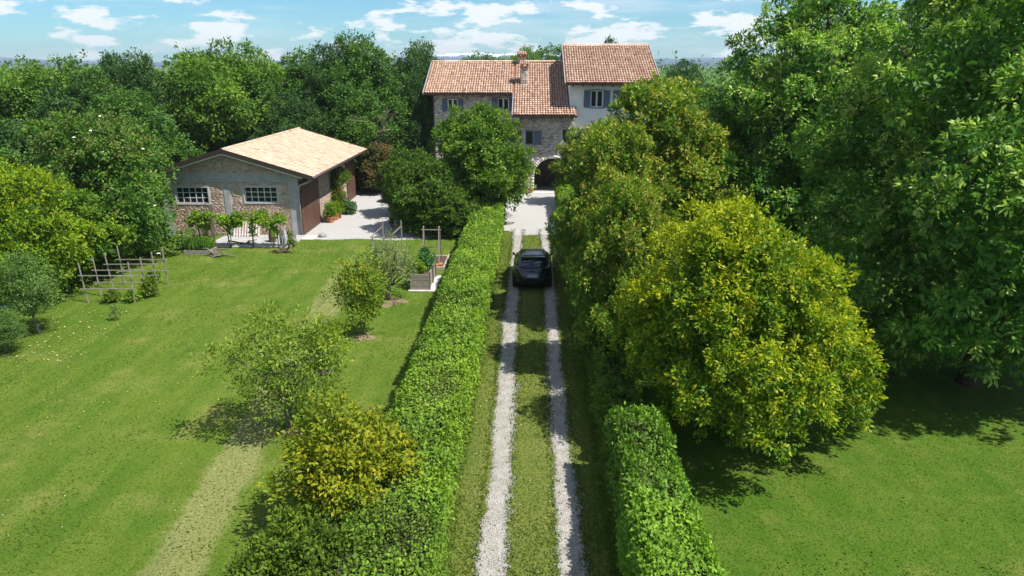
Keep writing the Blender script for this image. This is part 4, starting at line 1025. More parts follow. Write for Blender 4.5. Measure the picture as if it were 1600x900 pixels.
# --- left border: elder with flower heads, lime bush, olive
lb = lobes_for(R(61), .3, 7.4, 3.9, 85, 'dome', .20)
cr = crown('crown', 61, tufts(lb, 240, 0.4, 61, 0.16), 3900, 10, .17, .27, M['lf_elder'], spray_len=.28, gap=.5, tipf=.5, droop=.1, fill=.25, core=lb, under=.22)
EL = make_tree('elder_tree', (-22.4, 36.4, 0), 'broad elder dotted with white flower heads beside the barn', 'tree', cr, wood(61, lb, .6, .15, M['bark'], 12, stems=3), M['bark'])
er = R(62); mb = MB()
for i in range(60):
    j = er.integers(len(lb)); d = unit(er.normal(0, 1, 3) + np.array([.1, -.5, .7])); p = lb[j, :3] + d * lb[j, 3] * 1.08
    if np.any(np.linalg.norm(lb[:, :3] - p, axis=1) < lb[:, 3] * .98): continue
    rr2 = er.uniform(.06, .12); k = len(mb.v); nn_ = 9
    for q in range(nn_):
        th = 2 * math.pi * q / nn_; f = er.uniform(.8, 1.1); mb.v.append((p[0] + rr2 * f * math.cos(th), p[1] + rr2 * f * math.sin(th), p[2] + er.normal(0, .02)))
    mb.v.append((p[0], p[1], p[2] + .05)); mb.f += [(k + q, k + (q + 1) % nn_, k + nn_) for q in range(nn_)]
me = bpy.data.meshes.new('flower_heads'); me.from_pydata(mb.v, [], mb.f); me.materials.append(M['petal_white']); fo = link('flower_heads', me, EL); fo['kind'] = 'stuff'
lb = lobes_for(R(63), .1, 6.2, 3.3, 70, 'dome', .22)
cr = crown('crown', 63, tufts(lb, 210, 0.36, 63, 0.16), 3600, 10, .135, .28, M['lf_limebush'], spray_len=.22, gap=.5, tipf=.45, tip_bias=.1, fill=.25, core=lb, under=.22)
make_tree('lime_bush', (-23.0, 29.2, 0), 'big lime green bush with yellow shoots at the left edge', 'bush', cr, wood(63, lb, .4, .12, M['bark'], 10, stems=3), M['bark'])
lb = lobes_for(R(64), .1, 4.6, 2.5, 50, 'dome', .24)
cr = crown('crown', 64, tufts(lb, 120, 0.38, 64, 0.16), 3200, 10, .16, .30, M['lf_round'], spray_len=.25, gap=.5, fill=.25, core=lb, under=.22)
make_tree('border_bush', (-22.2, 32.4, 0), 'dense green bush behind the bean frames under the elder', 'bush', cr, wood(64, lb, .4, .10, M['bark'], 8, stems=3), M['bark'])
lb = lobes_for(R(65), 1.0, 2.95, .95, 24, 'dome', .30)
cr = crown('crown', 65, tufts(lb, 80, 0.22, 65, 0.2), 1500, 9, .085, .16, M['lf_olive'], spray_len=.22, gap=.4, fill=.2, core=lb, under=.22)
OL = make_tree('olive_tree', (-19.0, 25.3, 0), 'grey-green olive tree with a slanting trunk at the left border', 'tree', cr, wood(65, lb, .9, .06, M['bark_grey'], 8, lean=(-.35, .1)), M['bark_grey'], group='young olives on the left')
tree_copy(OL, (-18.95, 23.4, 0), 'small low olive bush on a short stem at the left edge', 2.4, (.72, .72, .50))
lb = lobes_for(R(66), .1, .6, .16, 6, 'column', .6)
make_tree('sapling', (-16.9, 26.9, 0), 'tiny grey-green sapling on the lawn near the bean frames', 'sapling', crown('crown', 66, lb, 60, 8, .06, .2, M['lf_olive'], spray_len=.1, fill=.1), wood(66, lb, .1, .012, M['bark_grey'], 2), M['bark_grey'])

# --- fruit trees on the lawn
lb = lobes_for(R(71), .9, 3.2, 1.75, 30, 'vase', .22, ex=1.0)
cr = crown('crown', 71, tufts(lb, 60, .30, 71, .25), 720, 9, .12, .19, M['lf_fruit'], spray_len=.30, gap=.25, droop=.2, tipf=.3, fill=.04, spread=.45, core=lb)
make_tree('fruit_tree', (-6.75, 18.0, 0), 'sparse open peach tree throwing a shadow on the lawn', 'tree', cr, wood(71, lb, .35, .075, M['bark_grey'], 18, lean=(-.1, .1), stems=2, top=2.1), M['bark_grey'], group='fruit trees along the hedge')
lb = lobes_for(R(72), .75, 2.55, 1.2, 26, 'dome', .27)
cr = crown('crown', 72, tufts(lb, 60, .22, 72, .25), 560, 9, .085, .26, M['lf_pear'], spray_len=.2, gap=.3, fill=.06, core=lb)
make_tree('fruit_tree', (-6.2, 29.7, 0), 'gnarled pear tree with pale silvery leaves beside the raised bed', 'tree', cr, wood(72, lb, .75, .11, M['bark'], 14, top=1.6), M['bark'], group='fruit trees along the hedge')
lb = lobes_for(R(73), .8, 3.1, .95, 24, 'egg', .30)
cr = crown('crown', 73, tufts(lb, 46, .25, 73, .3), 560, 9, .11, .24, M['lf_lime'], spray_len=.26, gap=.35, tipf=.3, droop=.25, fill=.07, core=lb)
CH = make_tree('fruit_tree', (-6.4, 25.4, 0), 'yellow-green cherry tree on a slim stem before the pear', 'tree', cr, wood(73, lb, .8, .05, M['bark_grey'], 10), M['bark_grey'], group='fruit trees along the hedge')
tree_copy(CH, (-7.0, 22.2, 0), 'low yellow-green fruit bush between the peach and the cherry', 2.6, (.88, .88, .62))
# --- foreground shrubs
lb = lobes_for(R(74), .15, 2.80, 1.28, 44, 'egg', .26)
cr = crown('crown', 74, tufts(lb, 130, 0.24, 74, 0.34), 1500, 9, .115, .25, M['lf_yshrub'], spray_len=.24, gap=.3, tipf=.28, tip_bias=.05, droop=.15, fill=.15, core=lb, under=.22)
make_tree('yellow_shrub', (-3.98, 13.5, 0), 'sprawling shrub with yellowing leaves against the near hedge', 'shrub', cr, wood(74, lb, .2, .06, M['bark_grey'], 16, stems=4), M['bark_grey'])
lb = lobes_for(R(75), .05, 1.55, 1.35, 34, 'dome', .30)
cr = crown('crown', 75, tufts(lb, 110, 0.22, 75, 0.14), 2200, 9, .10, .26, M['lf_shrub'], spray_len=.2, gap=.5, fill=.25, core=lb, under=.22)
make_tree('green_shrub', (-4.15, 11.3, 0), 'fresh green shrub at the bottom edge below the yellowing one', 'shrub', cr, wood(75, lb, .1, .03, M['bark'], 8, stems=4), M['bark'])

# ------------------------------------------------------------------ hedges
def hedge(name, x0, x1, y0, y1, h, m, seed, label, dens, leaf, asp, wob=.12):
    rng = R(seed); t = empty(name, ((x0 + x1) / 2, (y0 + y1) / 2, 0), label, 'hedge')
    ws = [(x1 - x0) * (y1 - y0), h * (y1 - y0), h * (y1 - y0), h * (x1 - x0), h * (x1 - x0)]
    N_ = int(sum(ws) * dens); f = rng.choice(5, N_, p=np.array(ws) / sum(ws))
    # more leaves near the camera end than far away
    yy = y0 + (y1 - y0) * rng.random(N_) ** 1.45; xx = rng.uniform(x0, x1, N_); zz = h * np.sqrt(rng.random(N_))
    nr = np.zeros((N_, 3)); P = np.stack([xx, yy, zz], 1)
    for k, (ax, v, nv) in enumerate(((2, h, (0, 0, 1)), (0, x0, (-1, 0, 0)), (0, x1, (1, 0, 0)), (1, y0, (0, -1, 0)), (1, y1, (0, 1, 0)))):
        s = f == k; P[s, ax] = v; nr[s] = nv
    # rounded shoulders and an uneven clipped surface
    ed = np.maximum(0, np.abs(P[:, 0] - (x0 + x1) / 2) - ((x1 - x0) / 2 - .30)) / .30
    P[f == 0, 2] -= .18 * ed[f == 0] ** 2
    tz = np.maximum(0, P[:, 2] - (h - .3)) / .3; sd_ = (f == 1) | (f == 2)
    P[sd_, 0] -= nr[sd_, 0] * .12 * tz[sd_] ** 2
    dis = wob * wav(P, 1.5, seed + 1) + wob * .75 * wav(P, 5.0, seed + 2) + wob * .45 * wav(P, 11.0, seed + 6) + rng.normal(0, .05, N_) - .04
    P = P + nr * dis[:, None]
    nr2 = unit(nr + np.array([0, 0, .45]) + rng.normal(0, .50, (N_, 3)))
    D = unit(np.cross(nr2, rng.normal(0, 1, (N_, 3)))) + nr * .45 + np.array([0, 0, .1])
    tint = .46 + .24 * wav(P, .9, seed + 3) + .18 * wav(P, 4.5, seed + 4) + rng.normal(0, .17, N_)
    sz = leaf * rng.uniform(.7, 1.3, N_) * (1 + .55 * (P[:, 1] - y0) / (y1 - y0))
    sh = rng.random(N_) < .07; D[sh] += np.array([0, 0, 1.2]); P[sh & (f == 0), 2] += rng.uniform(.02, .17, int((sh & (f == 0)).sum())); tint[sh] += .15
    hol = wav(P, 3.4, seed + 8) + .6 * wav(P, 8.0, seed + 9) < -1.35       # thin places
    P[hol] -= nr[hol] * .11; sz = sz * np.where(hol, .8, 1) * (1 + .25 * wav(P, 2.0, seed + 7))
    # inner leaves seen through the gaps
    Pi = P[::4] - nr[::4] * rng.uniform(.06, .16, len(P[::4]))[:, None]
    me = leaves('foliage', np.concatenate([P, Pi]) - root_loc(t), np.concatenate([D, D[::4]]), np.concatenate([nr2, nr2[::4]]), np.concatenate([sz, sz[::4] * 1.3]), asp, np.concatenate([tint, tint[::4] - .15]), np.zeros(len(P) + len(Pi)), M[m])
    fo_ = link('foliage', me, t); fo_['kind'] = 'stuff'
    ins = .17; nseg = 60; mb = MB(); V = []
    for i in range(nseg + 1):
        y = y0 + ins + (y1 - y0 - 2 * ins) * i / nseg
        q = np.array([[x0 + ins, y, 0], [x0 + ins, y, h - .35], [x0 + ins + .2, y, h - ins - .05], [x1 - ins - .2, y, h - ins - .05], [x1 - ins, y, h - .35], [x1 - ins, y, 0]])
        q[1:5, 2] += .5 * wob * wav(q[1:5], 1.5, seed + 1); V += [tuple(v) for v in q]
    mb.add(V, [(i * 6 + j, (i + 1) * 6 + j, (i + 1) * 6 + j + 1, i * 6 + j + 1) for i in range(nseg) for j in range(5)] + [(5, 4, 3, 2, 1, 0), tuple(nseg * 6 + j for j in range(6))])
    mb.build('branches', M['twigs'], t)
    return t
hedge('hornbeam_hedge', -3.55, -1.72, 5.5, 46.0, 1.55, 'lf_hedge', 81, 'wide clipped hornbeam hedge along the sunny side of the drive', 500, .070, .36, .075)
hedge('privet_hedge', 2.02, 3.30, 5.5, 15.9, 1.95, 'lf_hedge_b', 82, 'short bright privet hedge ending before the golden tree', 860, .064, .28, .085)
hedge('laurel_hedge', 2.02, 3.1, 16.3, 54.0, 1.45, 'lf_round', 83, 'long dark hedge in the shade below the evergreens', 300, .085, .30, .14)

# ------------------------------------------------------------------ grass, flowers, stones
rng = R(101)
def blades(name, n, xr, yr, m, label, hgt=(.012, .034), wid=.012, skip=None, bias=1.5):
    X = rng.uniform(*xr, n); Y = yr[0] + (yr[1] - yr[0]) * rng.random(n) ** bias
    if skip is not None: k = ~skip(X, Y); X, Y = X[k], Y[k]
    P = np.stack([X, Y, np.full(len(X), .0)], 1); a = rng.uniform(0, 6.28, len(X)); h = rng.uniform(*hgt, len(X)) * (1 + .5 * wav(P, .8, 7))
    w = wid * rng.uniform(.7, 1.5, len(X)) * (1 + (Y - yr[0]) / 30)
    dx, dy = np.cos(a) * w, np.sin(a) * w; ln = rng.normal(0, .03, (2, len(X)))
    V = np.stack([np.stack([X - dx, Y - dy, P[:, 2]], 1), np.stack([X + dx, Y + dy, P[:, 2]], 1), np.stack([X + ln[0], Y + ln[1], h], 1)], 1).reshape(-1, 3)
    t = .45 + .22 * wav(P, .7, 8) + rng.normal(0, .2, len(X))
    o = link(name, np_mesh(name, V, np.arange(len(V)).reshape(-1, 3), m, attrs={'tint': np.clip(t, 0, 1)})); return tag(o, label, kind='stuff')
def on_track(X, Y): return ((np.abs(X + .74) < .30) | (np.abs(X - .92) < .28)) & (np.random.default_rng(3).random(len(X)) > .10)
blades('grass', 110000, (-26, -3.6), (10, 41), M['lf_grass'], 'short mown grass of the left lawn')
blades('grass', 55000, (3.2, 19), (9.5, 30), M['lf_grass'], 'short mown grass of the right lawn')
blades('grass', 60000, (-1.8, 1.95), (8, 44), M['lf_grass'], 'thin grass between and beside the wheel tracks', (.02, .055), .012, on_track, 1.3)
def edge_x(X):   # crowd the blades along hedge feet and track edges
    e = np.array([-1.68, -1.08, -.42, .62, 1.22, 1.80, -3.7, 3.4]); return e[rng.integers(0, 8, len(X))] + rng.normal(0, .07, len(X))
_n = 16000; _Y = 8 + 36 * rng.random(_n) ** 1.4; _X = edge_x(_Y); _h = rng.uniform(.05, .13, _n); _a = rng.uniform(0, 6.28, _n); _w = rng.uniform(.006, .014, _n) * (1 + _Y / 40); _l = rng.normal(0, .05, (2, _n))
_V = np.stack([np.stack([_X - np.cos(_a) * _w, _Y - np.sin(_a) * _w, np.zeros(_n)], 1), np.stack([_X + np.cos(_a) * _w, _Y + np.sin(_a) * _w, np.zeros(_n)], 1), np.stack([_X + _l[0], _Y + _l[1], _h], 1)], 1).reshape(-1, 3)
tag(link('long_grass', np_mesh('long_grass', _V, np.arange(3 * _n).reshape(-1, 3), M['lf_grass'], attrs={'tint': np.clip(rng.normal(.5, .25, _n), 0, 1)})), 'longer grass along the hedge feet and track edges', kind='stuff')
_n = 26000; _P = np.stack([np.where(rng.random(_n) < .62, rng.uniform(-25, -3.7, _n), rng.uniform(3.4, 18, _n)), 10 + 28 * rng.random(_n) ** 1.5, rng.uniform(.008, .03, _n)], 1); _P = _P[wav(_P, 1.1, 44) + .6 * wav(_P, 3.0, 45) > .35]
tag(link('clover', leaves('clover', _P, rng.normal(0, 1, _P.shape) * [1, 1, .1], np.array([0, 0, 1]) + rng.normal(0, .22, _P.shape), rng.uniform(.035, .075, len(_P)), .42, rng.normal(.45, .25, len(_P)), np.zeros(len(_P)), M['lf_grass'])), 'patches of clover and weeds in the lawn', kind='stuff')
def specks(name, n, xr, yr, m, label, size, z=(.04, .07), clump=None, bias=1.4):
    X = rng.uniform(*xr, n); Y = yr[0] + (yr[1] - yr[0]) * rng.random(n) ** bias
    P = np.stack([X, Y, rng.uniform(*z, n)], 1)
    if clump is not None: k = wav(P, .55, clump) > .25; P = P[k]
    me = leaves(name, P, rng.normal(0, 1, P.shape) * [1, 1, .15], np.array([0, 0, 1]) + rng.normal(0, .25, P.shape), rng.uniform(.7, 1.4, len(P)) * size, .45, np.full(len(P), .5), np.zeros(len(P)), m)
    return tag(link(name, me), label, kind='stuff')
specks('daisies', 500, (-25, -3.7), (11, 41), M['petal_white'], 'scattered white daisies in the left lawn', .022, clump=3)
specks('dandelions', 1400, (-25, -3.7), (11, 40), M['petal_yellow'], 'scattered yellow dandelions in the left lawn', .032, clump=5)
specks('fallen_leaves', 320, (3.4, 17), (10, 24), M['dry_leaf'], 'pale fallen leaves on the right lawn', .06, clump=9)
specks('fallen_leaves', 160, (-20, -16), (22.5, 28), M['dry_leaf'], 'pale fallen leaves under the olives', .06)
specks('daisies', 90, (-1.7, 1.8), (9, 40), M['petal_white'], 'few white flowers on the drive verges', .025)
# loose stones
def pebbles(n):
    X = np.where(rng.random(n) < .5, rng.normal(-.74, .19, n), rng.normal(.92, .18, n)); Y = 8 + 34 * rng.random(n) ** 1.6
    V = []; Q = []; base = np.array([(1, 0, 0), (0, 1, 0), (-1, 0, 0), (0, -1, 0), (0, 0, 1)], float); s = rng.uniform(.006, .015, n)
    for i in range(n):
        k = 5 * i; V.append((base * [s[i] * rng.uniform(.8, 1.3), s[i] * rng.uniform(.8, 1.3), s[i] * .8]) + [X[i], Y[i], .006]); Q += [(k, k + 1, k + 4), (k + 1, k + 2, k + 4), (k + 2, k + 3, k + 4), (k + 3, k, k + 4)]
    m_ = tintmat('loose_stones', [(0, (.34, .32, .29)), (.5, (.55, .53, .50)), (1, (.70, .69, .67))])
    o = link('loose_gravel', np_mesh('loose_gravel', np.concatenate(V), Q, m_, attrs={'tint': np.repeat(rng.random(n), 4)})); tag(o, 'loose white stones scattered over the wheel tracks', kind='stuff')
pebbles(7000)

# ------------------------------------------------------------------ bean frames on the left lawn
GP = 'bean frames on the left lawn'
for i, (lab) in enumerate(('nearest of the four timber bean frames on the left lawn', 'second nearest timber bean frame on the left lawn', 'second farthest timber bean frame on the left lawn', 'farthest timber bean frame, closest to the elder')):
    y = 29.1 + .93 * i; xa, xb = -19.38 + .03 * i, -17.3 + .03 * i; e = empty('bean_trellis', ((xa + xb) / 2, y, 0), lab, 'trellis', GP)
    for x, tl in ((xa, -.12), (xb, -.08)): MB().bar((x, y, -.05), (x + tl * .6 + rng.normal(0, .03), y + rng.normal(0, .03), 1.85 + rng.normal(0, .05)), .042).build('post', M['timber'], e)
    for z in (.68, 1.25): MB().bar((xa - .22, y - .05, z + rng.normal(0, .02)), (xb + .18, y - .05, z + rng.normal(0, .02)), .032, .036).build('rail', M['timber'], e)
def small_plant(name, loc, h, r, n, m, label, seed, leaf=.09, cat='plant', per=8, group=None):
    lb = lobes_for(R(seed), .05, h, r, 8, 'dome', .42); me = crown('foliage', seed, lb, n, per, leaf, .3, M[m], spray_len=.12, fill=.2)
    t = empty(name, loc, label, cat, group); f_ = link('foliage', me, t); f_['kind'] = 'stuff'
    mb = MB()
    for i in range(4): a = R(seed + i).normal(0, r * .4, 2); mb.tube([(0, 0, -.03), (a[0] * .5, a[1] * .5, h * .4), (a[0], a[1], h * .8)], [.012, .01, .004], 5)
    me2 = bpy.data.meshes.new('stems'); me2.from_pydata(mb.v, [], mb.f); me2.materials.append(M['bark']); link('stems', me2, t); return t
small_plant('bean_plant', (-17.15, 30.1, 0), .85, .42, 150, 'lf_shrub', 'leafy climbing plant at the right end of the bean frames', 201)
small_plant('bean_plant', (-18.35, 29.2, 0), .42, .28, 80, 'lf_shrub', 'low plant in the middle of the nearest bean frame', 202)
small_plant('bean_plant', (-17.55, 29.3, 0), .38, .28, 70, 'lf_vine', 'small pale plant at the foot of the right post of the bean frames', 203)
small_plant('bean_plant', (-18.0, 32.1, 0), .5, .30, 80, 'lf_vine', 'thin pale plant in the farthest bean frame', 204)
for i, (za, zb) in enumerate(((1.42, 1.30), (1.30, 1.22))):
    mb = MB(); pts = [(-21.6 + 1.95 * t, 24.95 + .1 * i, za + (zb - za) * t - .12 * math.sin(math.pi * t)) for t in np.linspace(0, 1, 8)]
    mb.tube(pts, .013, 5); tag(mb.build('blue_line', M['blue_rope'], loc=(-20.6, 25, 1.2)), 'upper of two blue lines stretched beside the olive' if i == 0 else 'lower of two blue lines stretched beside the olive', 'rope', 'blue lines by the olive')

# ------------------------------------------------------------------ raised bed, A-frame, low bed, timber frame
rb_ = empty('raised_bed', (-5.0, 32.0, 0), 'grey plank raised bed full of greens on a pale slab', 'planter')
X0, X1, Y0, Y1, Hh = -5.5, -4.62, 31.15, 33.4, .80
MB().box((X0 - .08, Y0 - .14, 0), (X1 + .30, Y1 + .12, .05)).build('slab', M['concrete_pale'], rb_, bevel=.01)
for i in range(5):
    za, zb = .05 + i * .15, .05 + i * .15 + .142; e_ = rng.uniform(-.004, .004, 4)
    MB().box((X0, Y0 + e_[0], za), (X1, Y0 + .04 + e_[0], zb)).build('plank', M['timber'], rb_, bevel=.006)
    MB().box((X0, Y1 - .04 + e_[1], za), (X1, Y1 + e_[1], zb)).build('plank', M['timber'], rb_, bevel=.006)
    MB().box((X0 + e_[2], Y0 + .045, za), (X0 + .04 + e_[2], Y1 - .045, zb)).build('plank', M['timber'], rb_, bevel=.006)
    MB().box((X1 - .04 + e_[3], Y0 + .045, za), (X1 + e_[3], Y1 - .045, zb)).build('plank', M['timber'], rb_, bevel=.006)
for y in (Y0 + .02, (Y0 + Y1) / 2, Y1 - .1): MB().box((X1 + .006, y, .05), (X1 + .05, y + .08, .88)).build('post', M['timber_dark'], rb_)
MB().box((X0 + .04, Y0 + .05, .6), (X1 - .05, Y1 - .05, .72)).build('soil', M['soil'], rb_)
for i, (x, y, h, lab, m_) in enumerate(((-5.2, 31.6, .5, 'front bunch of salad leaves in the raised bed', 'lf_vine'), (-5.0, 32.2, .8, 'tall dark kale clump in the middle of the raised bed', 'lf_veg'), (-5.0, 32.9, .85, 'leafy greens at the back of the raised bed', 'lf_veg'))):
    small_plant('vegetable', (x, y, .70), h, .36, 150, m_, lab, 220 + i, .10, 'vegetable')
af = empty('bean_teepee', (-5.0, 36.1, 0), 'timber A-frame for climbing plants beyond the raised bed', 'trellis')
for xx in (-5.55, -4.72):
    for y1 in (35.6, 36.7): MB().bar((xx, y1, 0), (xx + rng.normal(0, .02), 36.05, 1.95), .05).build('pole', M['timber'] if y1 < 36 else M['timber_pale'], af)
MB().bar((-5.65, 36.02, 1.78), (-4.62, 36.02, 1.78), .04).build('rail', M['timber'], af); MB().bar((-5.6, 36.4, .75), (-4.65, 36.4, .75), .04).build('rail', M['timber'], af)
lbd = empty('low_bed', (-4.75, 35.6, 0), 'low earth bed edged with pale boards under the A-frame', 'planter')
for a, c_ in (((-5.2, 34.75, 0), (-4.35, 34.83, .14)), ((-4.42, 34.84, 0), (-4.33, 37.2, .16)), ((-5.28, 34.84, 0), (-5.2, 37.2, .12)), ((-5.2, 37.12, 0), (-4.43, 37.2, .12))): MB().box(a, c_).build('edging', M['timber_pale'], lbd, bevel=.008)
MB().box((-5.19, 34.84, 0), (-4.43, 37.11, .08)).build('soil', M['soil'], lbd)
for i in range(3): MB().box((-5.1 + .2 * i, 34.9 + .15 * i, .08), (-4.92 + .2 * i, 35.25 + .15 * i, .15)).build('brick', M['terracotta'], lbd, bevel=.01)
tf = empty('timber_frame', (-8.1, 39.2, 0), 'timber post frame with slanting braces at the edge of the yard', 'trellis')
for x in (-8.35, -7.3):
    MB().bar((x, 39.3, 0), (x, 39.3, 1.55), .06).build('post', M['timber'], tf); MB().bar((x - .55, 38.9, 0), (x - .55, 38.9, .78), .05).build('post', M['timber'], tf)
    MB().bar((x - .58, 38.9, .72), (x - .02, 39.25, 1.22), .05).build('brace', M['timber'], tf)
MB().bar((-9.0, 38.86, .68), (-7.7, 38.86, .66), .05, .06).build('rail', M['timber'], tf)
def mulch(x, y, r, lab, seed):
    q = R(seed); mb = MB(); k = 0; nr_, na = 5, 22
    for i in range(nr_):
        for j in range(na):
            f = i / (nr_ - 1); th = 2 * math.pi * j / na; rr2 = r * f * (1 + .22 * math.sin(3 * th + seed) + .1 * q.normal()); mb.v.append((x + rr2 * math.cos(th), y + rr2 * math.sin(th), .012 + .09 * (1 - f) ** 1.2 * q.uniform(.6, 1.2) if i < nr_ - 1 else .0))
    for i in range(nr_ - 1):
        for j in range(na): a = i * na + j; c_ = i * na + (j + 1) % na; mb.f.append((a, a + na, c_ + na, c_))
    tag(mb.build('mulch', M['mulch'], loc=(x, y, 0)), lab, 'mulch', 'mulch rings at the tree feet')
mulch(-6.1, 29.55, .62, 'straw mulch around the pear tree', 1); mulch(-6.35, 25.3, .38, 'small straw patch at the cherry stem', 2); mulch(-6.75, 17.95, .33, 'bare dry patch at the foot of the peach tree', 3); mulch(-7.0, 22.1, .28, 'dry patch under the low fruit bush', 4)

# ------------------------------------------------------------------ in front of the barn
vt = empty('vine_trellis', (-17, 39.0, 0), 'row of thin posts with wires for vines before the barn gable', 'trellis')
for x, y, h, dx in ((-18.75, 38.9, 1.75, .0), (-17.75, 38.7, 2.6, -.35), (-17.05, 38.85, 1.75, -.1), (-15.68, 38.85, 1.9, 0), (-14.3, 38.9, 1.9, .05)):
    MB().bar((x, y, 0), (x + dx, y, h), .05).build('post', M['timber_dark'], vt)
for z in (1.15, 1.62): MB().bar((-19.0, 38.87, z), (-14.2, 38.87, z + .03), .012).build('wire', M['wire'], vt)
def vine(x, lab, seed, w=.7, drop=.5, zc=1.72):
    w *= 1.35; q = R(seed); lb = [(q.uniform(-w, w), q.normal(0, .08), zc + q.normal(0, .13), q.uniform(.12, .22)) for _ in range(12)] + [(q.normal(0, .12), q.normal(0, .06), zc - drop * t, .13) for t in (.3, .7, 1)]
    lb = np.array(lb); t = empty('grape_vine', (x, 38.86, 0), lab, 'vine', 'vines on wires before the barn')
    f_ = link('foliage', crown('foliage', seed, lb, 120, 8, .12, .42, M['lf_vine'], spray_len=.14, gap=.8, fill=.15), t); f_['kind'] = 'stuff'
    mb = MB().tube([(0, 0, -.05), (.04, .02, .6), (-.03, 0, 1.2), (.02, 0, zc)], [.03, .025, .02, .014], 6).tube([(-w, 0, zc - .05), (0, 0, zc), (w, 0, zc - .03)], .012, 5)
    me = bpy.data.meshes.new('stem'); me.from_pydata(mb.v, [], mb.f); me.materials.append(M['bark']); link('stem', me, t)
vine(-18.55, 'leafy vine under the left barn window', 231, .45, .45, 1.62); vine(-17.0, 'thin vine on the post in front of the concrete post', 232, .5, .5, 1.5); vine(-15.75, 'fullest vine hanging above the white pallet', 233, .75, .7, 1.66); vine(-14.55, 'vine under the right barn window by the corner', 234, .55, .75, 1.66)
pl = empty('pallet', (-17.0, 41.3, .1), 'whitish wooden pallet leaning against the barn wall', 'pallet')
for i in range(10):
    x = -17.75 + i * .165
    MB().bar((x, 41.18, .11), (x + rng.normal(0, .01), 41.55, .98 + rng.normal(0, .015)), .085, .022).build('slat', M['pallet'], pl)
for t in (.12, .5, .88): MB().bar((-17.82, 41.23 + .37 * t, .11 + .87 * t + .02), (-16.2, 41.23 + .37 * t, .11 + .87 * t + .02), .08, .06).build('bearer', M['pallet'], pl)
dk = MB().bar((-19.1, 41.35, 0), (-19.22, 41.72, 1.95), .24, .05).build('leaning_plank', M['timber_dark'], loc=(-19.1, 41.4, 0)); tag(dk, 'dark plank leaning on the wall under the left barn window', 'plank')
sp_ = MB().tube([(-15.0, 40.0, .08), (-15.02, 40.0, .5), (-14.98, 40.02, .85), (-15.0, 40, .98)], [.22, .2, .17, .08], 10).build('tree_stump', M['bark'], loc=(-15, 40, 0)); tag(sp_, 'dark upright stump on the terrace slab right of the pallet', 'stump')
# iris bed
ib = empty('iris_bed', (-18.3, 37.8, 0), 'timber edged bed of upright iris leaves before the barn', 'planter')
MB().box((-18.95, 37.35, 0), (-17.65, 37.42, .22)).build('edging', M['timber'], ib); MB().box((-17.65, 37.35, 0), (-17.58, 38.3, .22)).build('edging', M['timber'], ib)
MB().box((-19.02, 37.35, 0), (-18.95, 38.3, .22)).build('edging', M['timber'], ib); MB().box((-18.95, 37.42, 0), (-17.65, 38.3, .16)).build('soil', M['soil'], ib)
ni = 520; P = np.stack([rng.uniform(-18.9, -17.7, ni), rng.uniform(37.45, 38.25, ni), np.full(ni, .14)], 1); D = np.array([0, 0, 1]) + rng.normal(0, .18, P.shape)
f_ = link('iris_leaves', leaves('iris_leaves', P - root_loc(ib), D, rng.normal(0, 1, P.shape) + [0, -1, 0], rng.uniform(.45, .85, ni), .045, rng.normal(.5, .25, ni), np.zeros(ni), M['lf_iris']), ib); f_['kind'] = 'stuff'
small_plant('grey_shrub', (-19.5, 38.4, 0), .65, .40, 140, 'lf_olive', 'low grey-green shrub left of the iris bed', 241, .07)
small_plant('dark_shrub', (-19.0, 38.75, 0), .95, .32, 150, 'lf_dark', 'small dark shrub behind the iris bed', 242, .07)
small_plant('corner_shrub', (-13.75, 39.3, 0), .95, .30, 130, 'lf_shrub', 'small green shrub at the terrace corner by the downpipe', 243, .07)
# silvery driftwood pieces
def drift(name, x, y, seed, lab, spread, h, n=7):
    q = R(seed); mb = MB()
    for i in range(n):
        a = q.uniform(0, 6.28); d = Vector((math.cos(a) * spread, math.sin(a) * spread * .35, 0)); p = Vector((x, y, .06)); up_ = i % 3 == 0; m1 = p + d * .45 + Vector((q.normal(0, .08), q.normal(0, .08), h * (q.uniform(.4, .8) if up_ else q.uniform(.0, .25)))); m2 = p + d * .8 + Vector((q.normal(0, .1), q.normal(0, .1), h * (q.uniform(.5, 1.0) if up_ else .08))); e = p + d * q.uniform(1.0, 1.25) + Vector((0, 0, h * .7 if up_ and i else -.02))
        mb.tube([p, m1, m2, e], [.075, .055, .04, .015], 7)
    tag(mb.build(name, M['bark_grey'] if seed % 2 else M['bark'], loc=(x, y, 0)), lab, 'driftwood', 'twisted roots before the barn')
drift('driftwood', -17.0, 36.95, 3, 'twisted root lying at the right end of the iris bed', .9, .5); drift('driftwood', -13.7, 37.9, 4, 'arched root on the lawn below the silvery post', .75, .45); drift('driftwood', -16.4, 39.6, 6, 'long branch lying on the terrace slab', 1.1, .25, 5)
q = R(9); mb = MB()
for i in range(9):
    a = q.uniform(-.3, .3, 2); mb.tube([(-14.0 + a[0] * .5, 38.95 + a[1] * .4, .02), (-14.0 + a[0] * .7, 38.95 + a[1] * .5, .6), (-14.0 + a[0] * .4, 38.95 + a[1] * .4, q.uniform(.95, 1.35))], [.07, .055, .02], 6)
tag(mb.build('driftwood_post', plain('silver_wood', (.42, .41, .41), .9, .1, var=.25, scale=12), loc=(-14, 38.95, 0)), 'upright bundle of silvery driftwood at the terrace corner', 'driftwood')
st = MB().lathe((-12.55, 41.7, 0), [(.22, 0), (.26, .08), (.25, .18), (.18, .24), (.05, .26)], 9).build('trough', M['stone_grey'], loc=(-12.55, 41.7, 0)); tag(st, 'small grey stone at the lawn edge of the yard', 'stone')

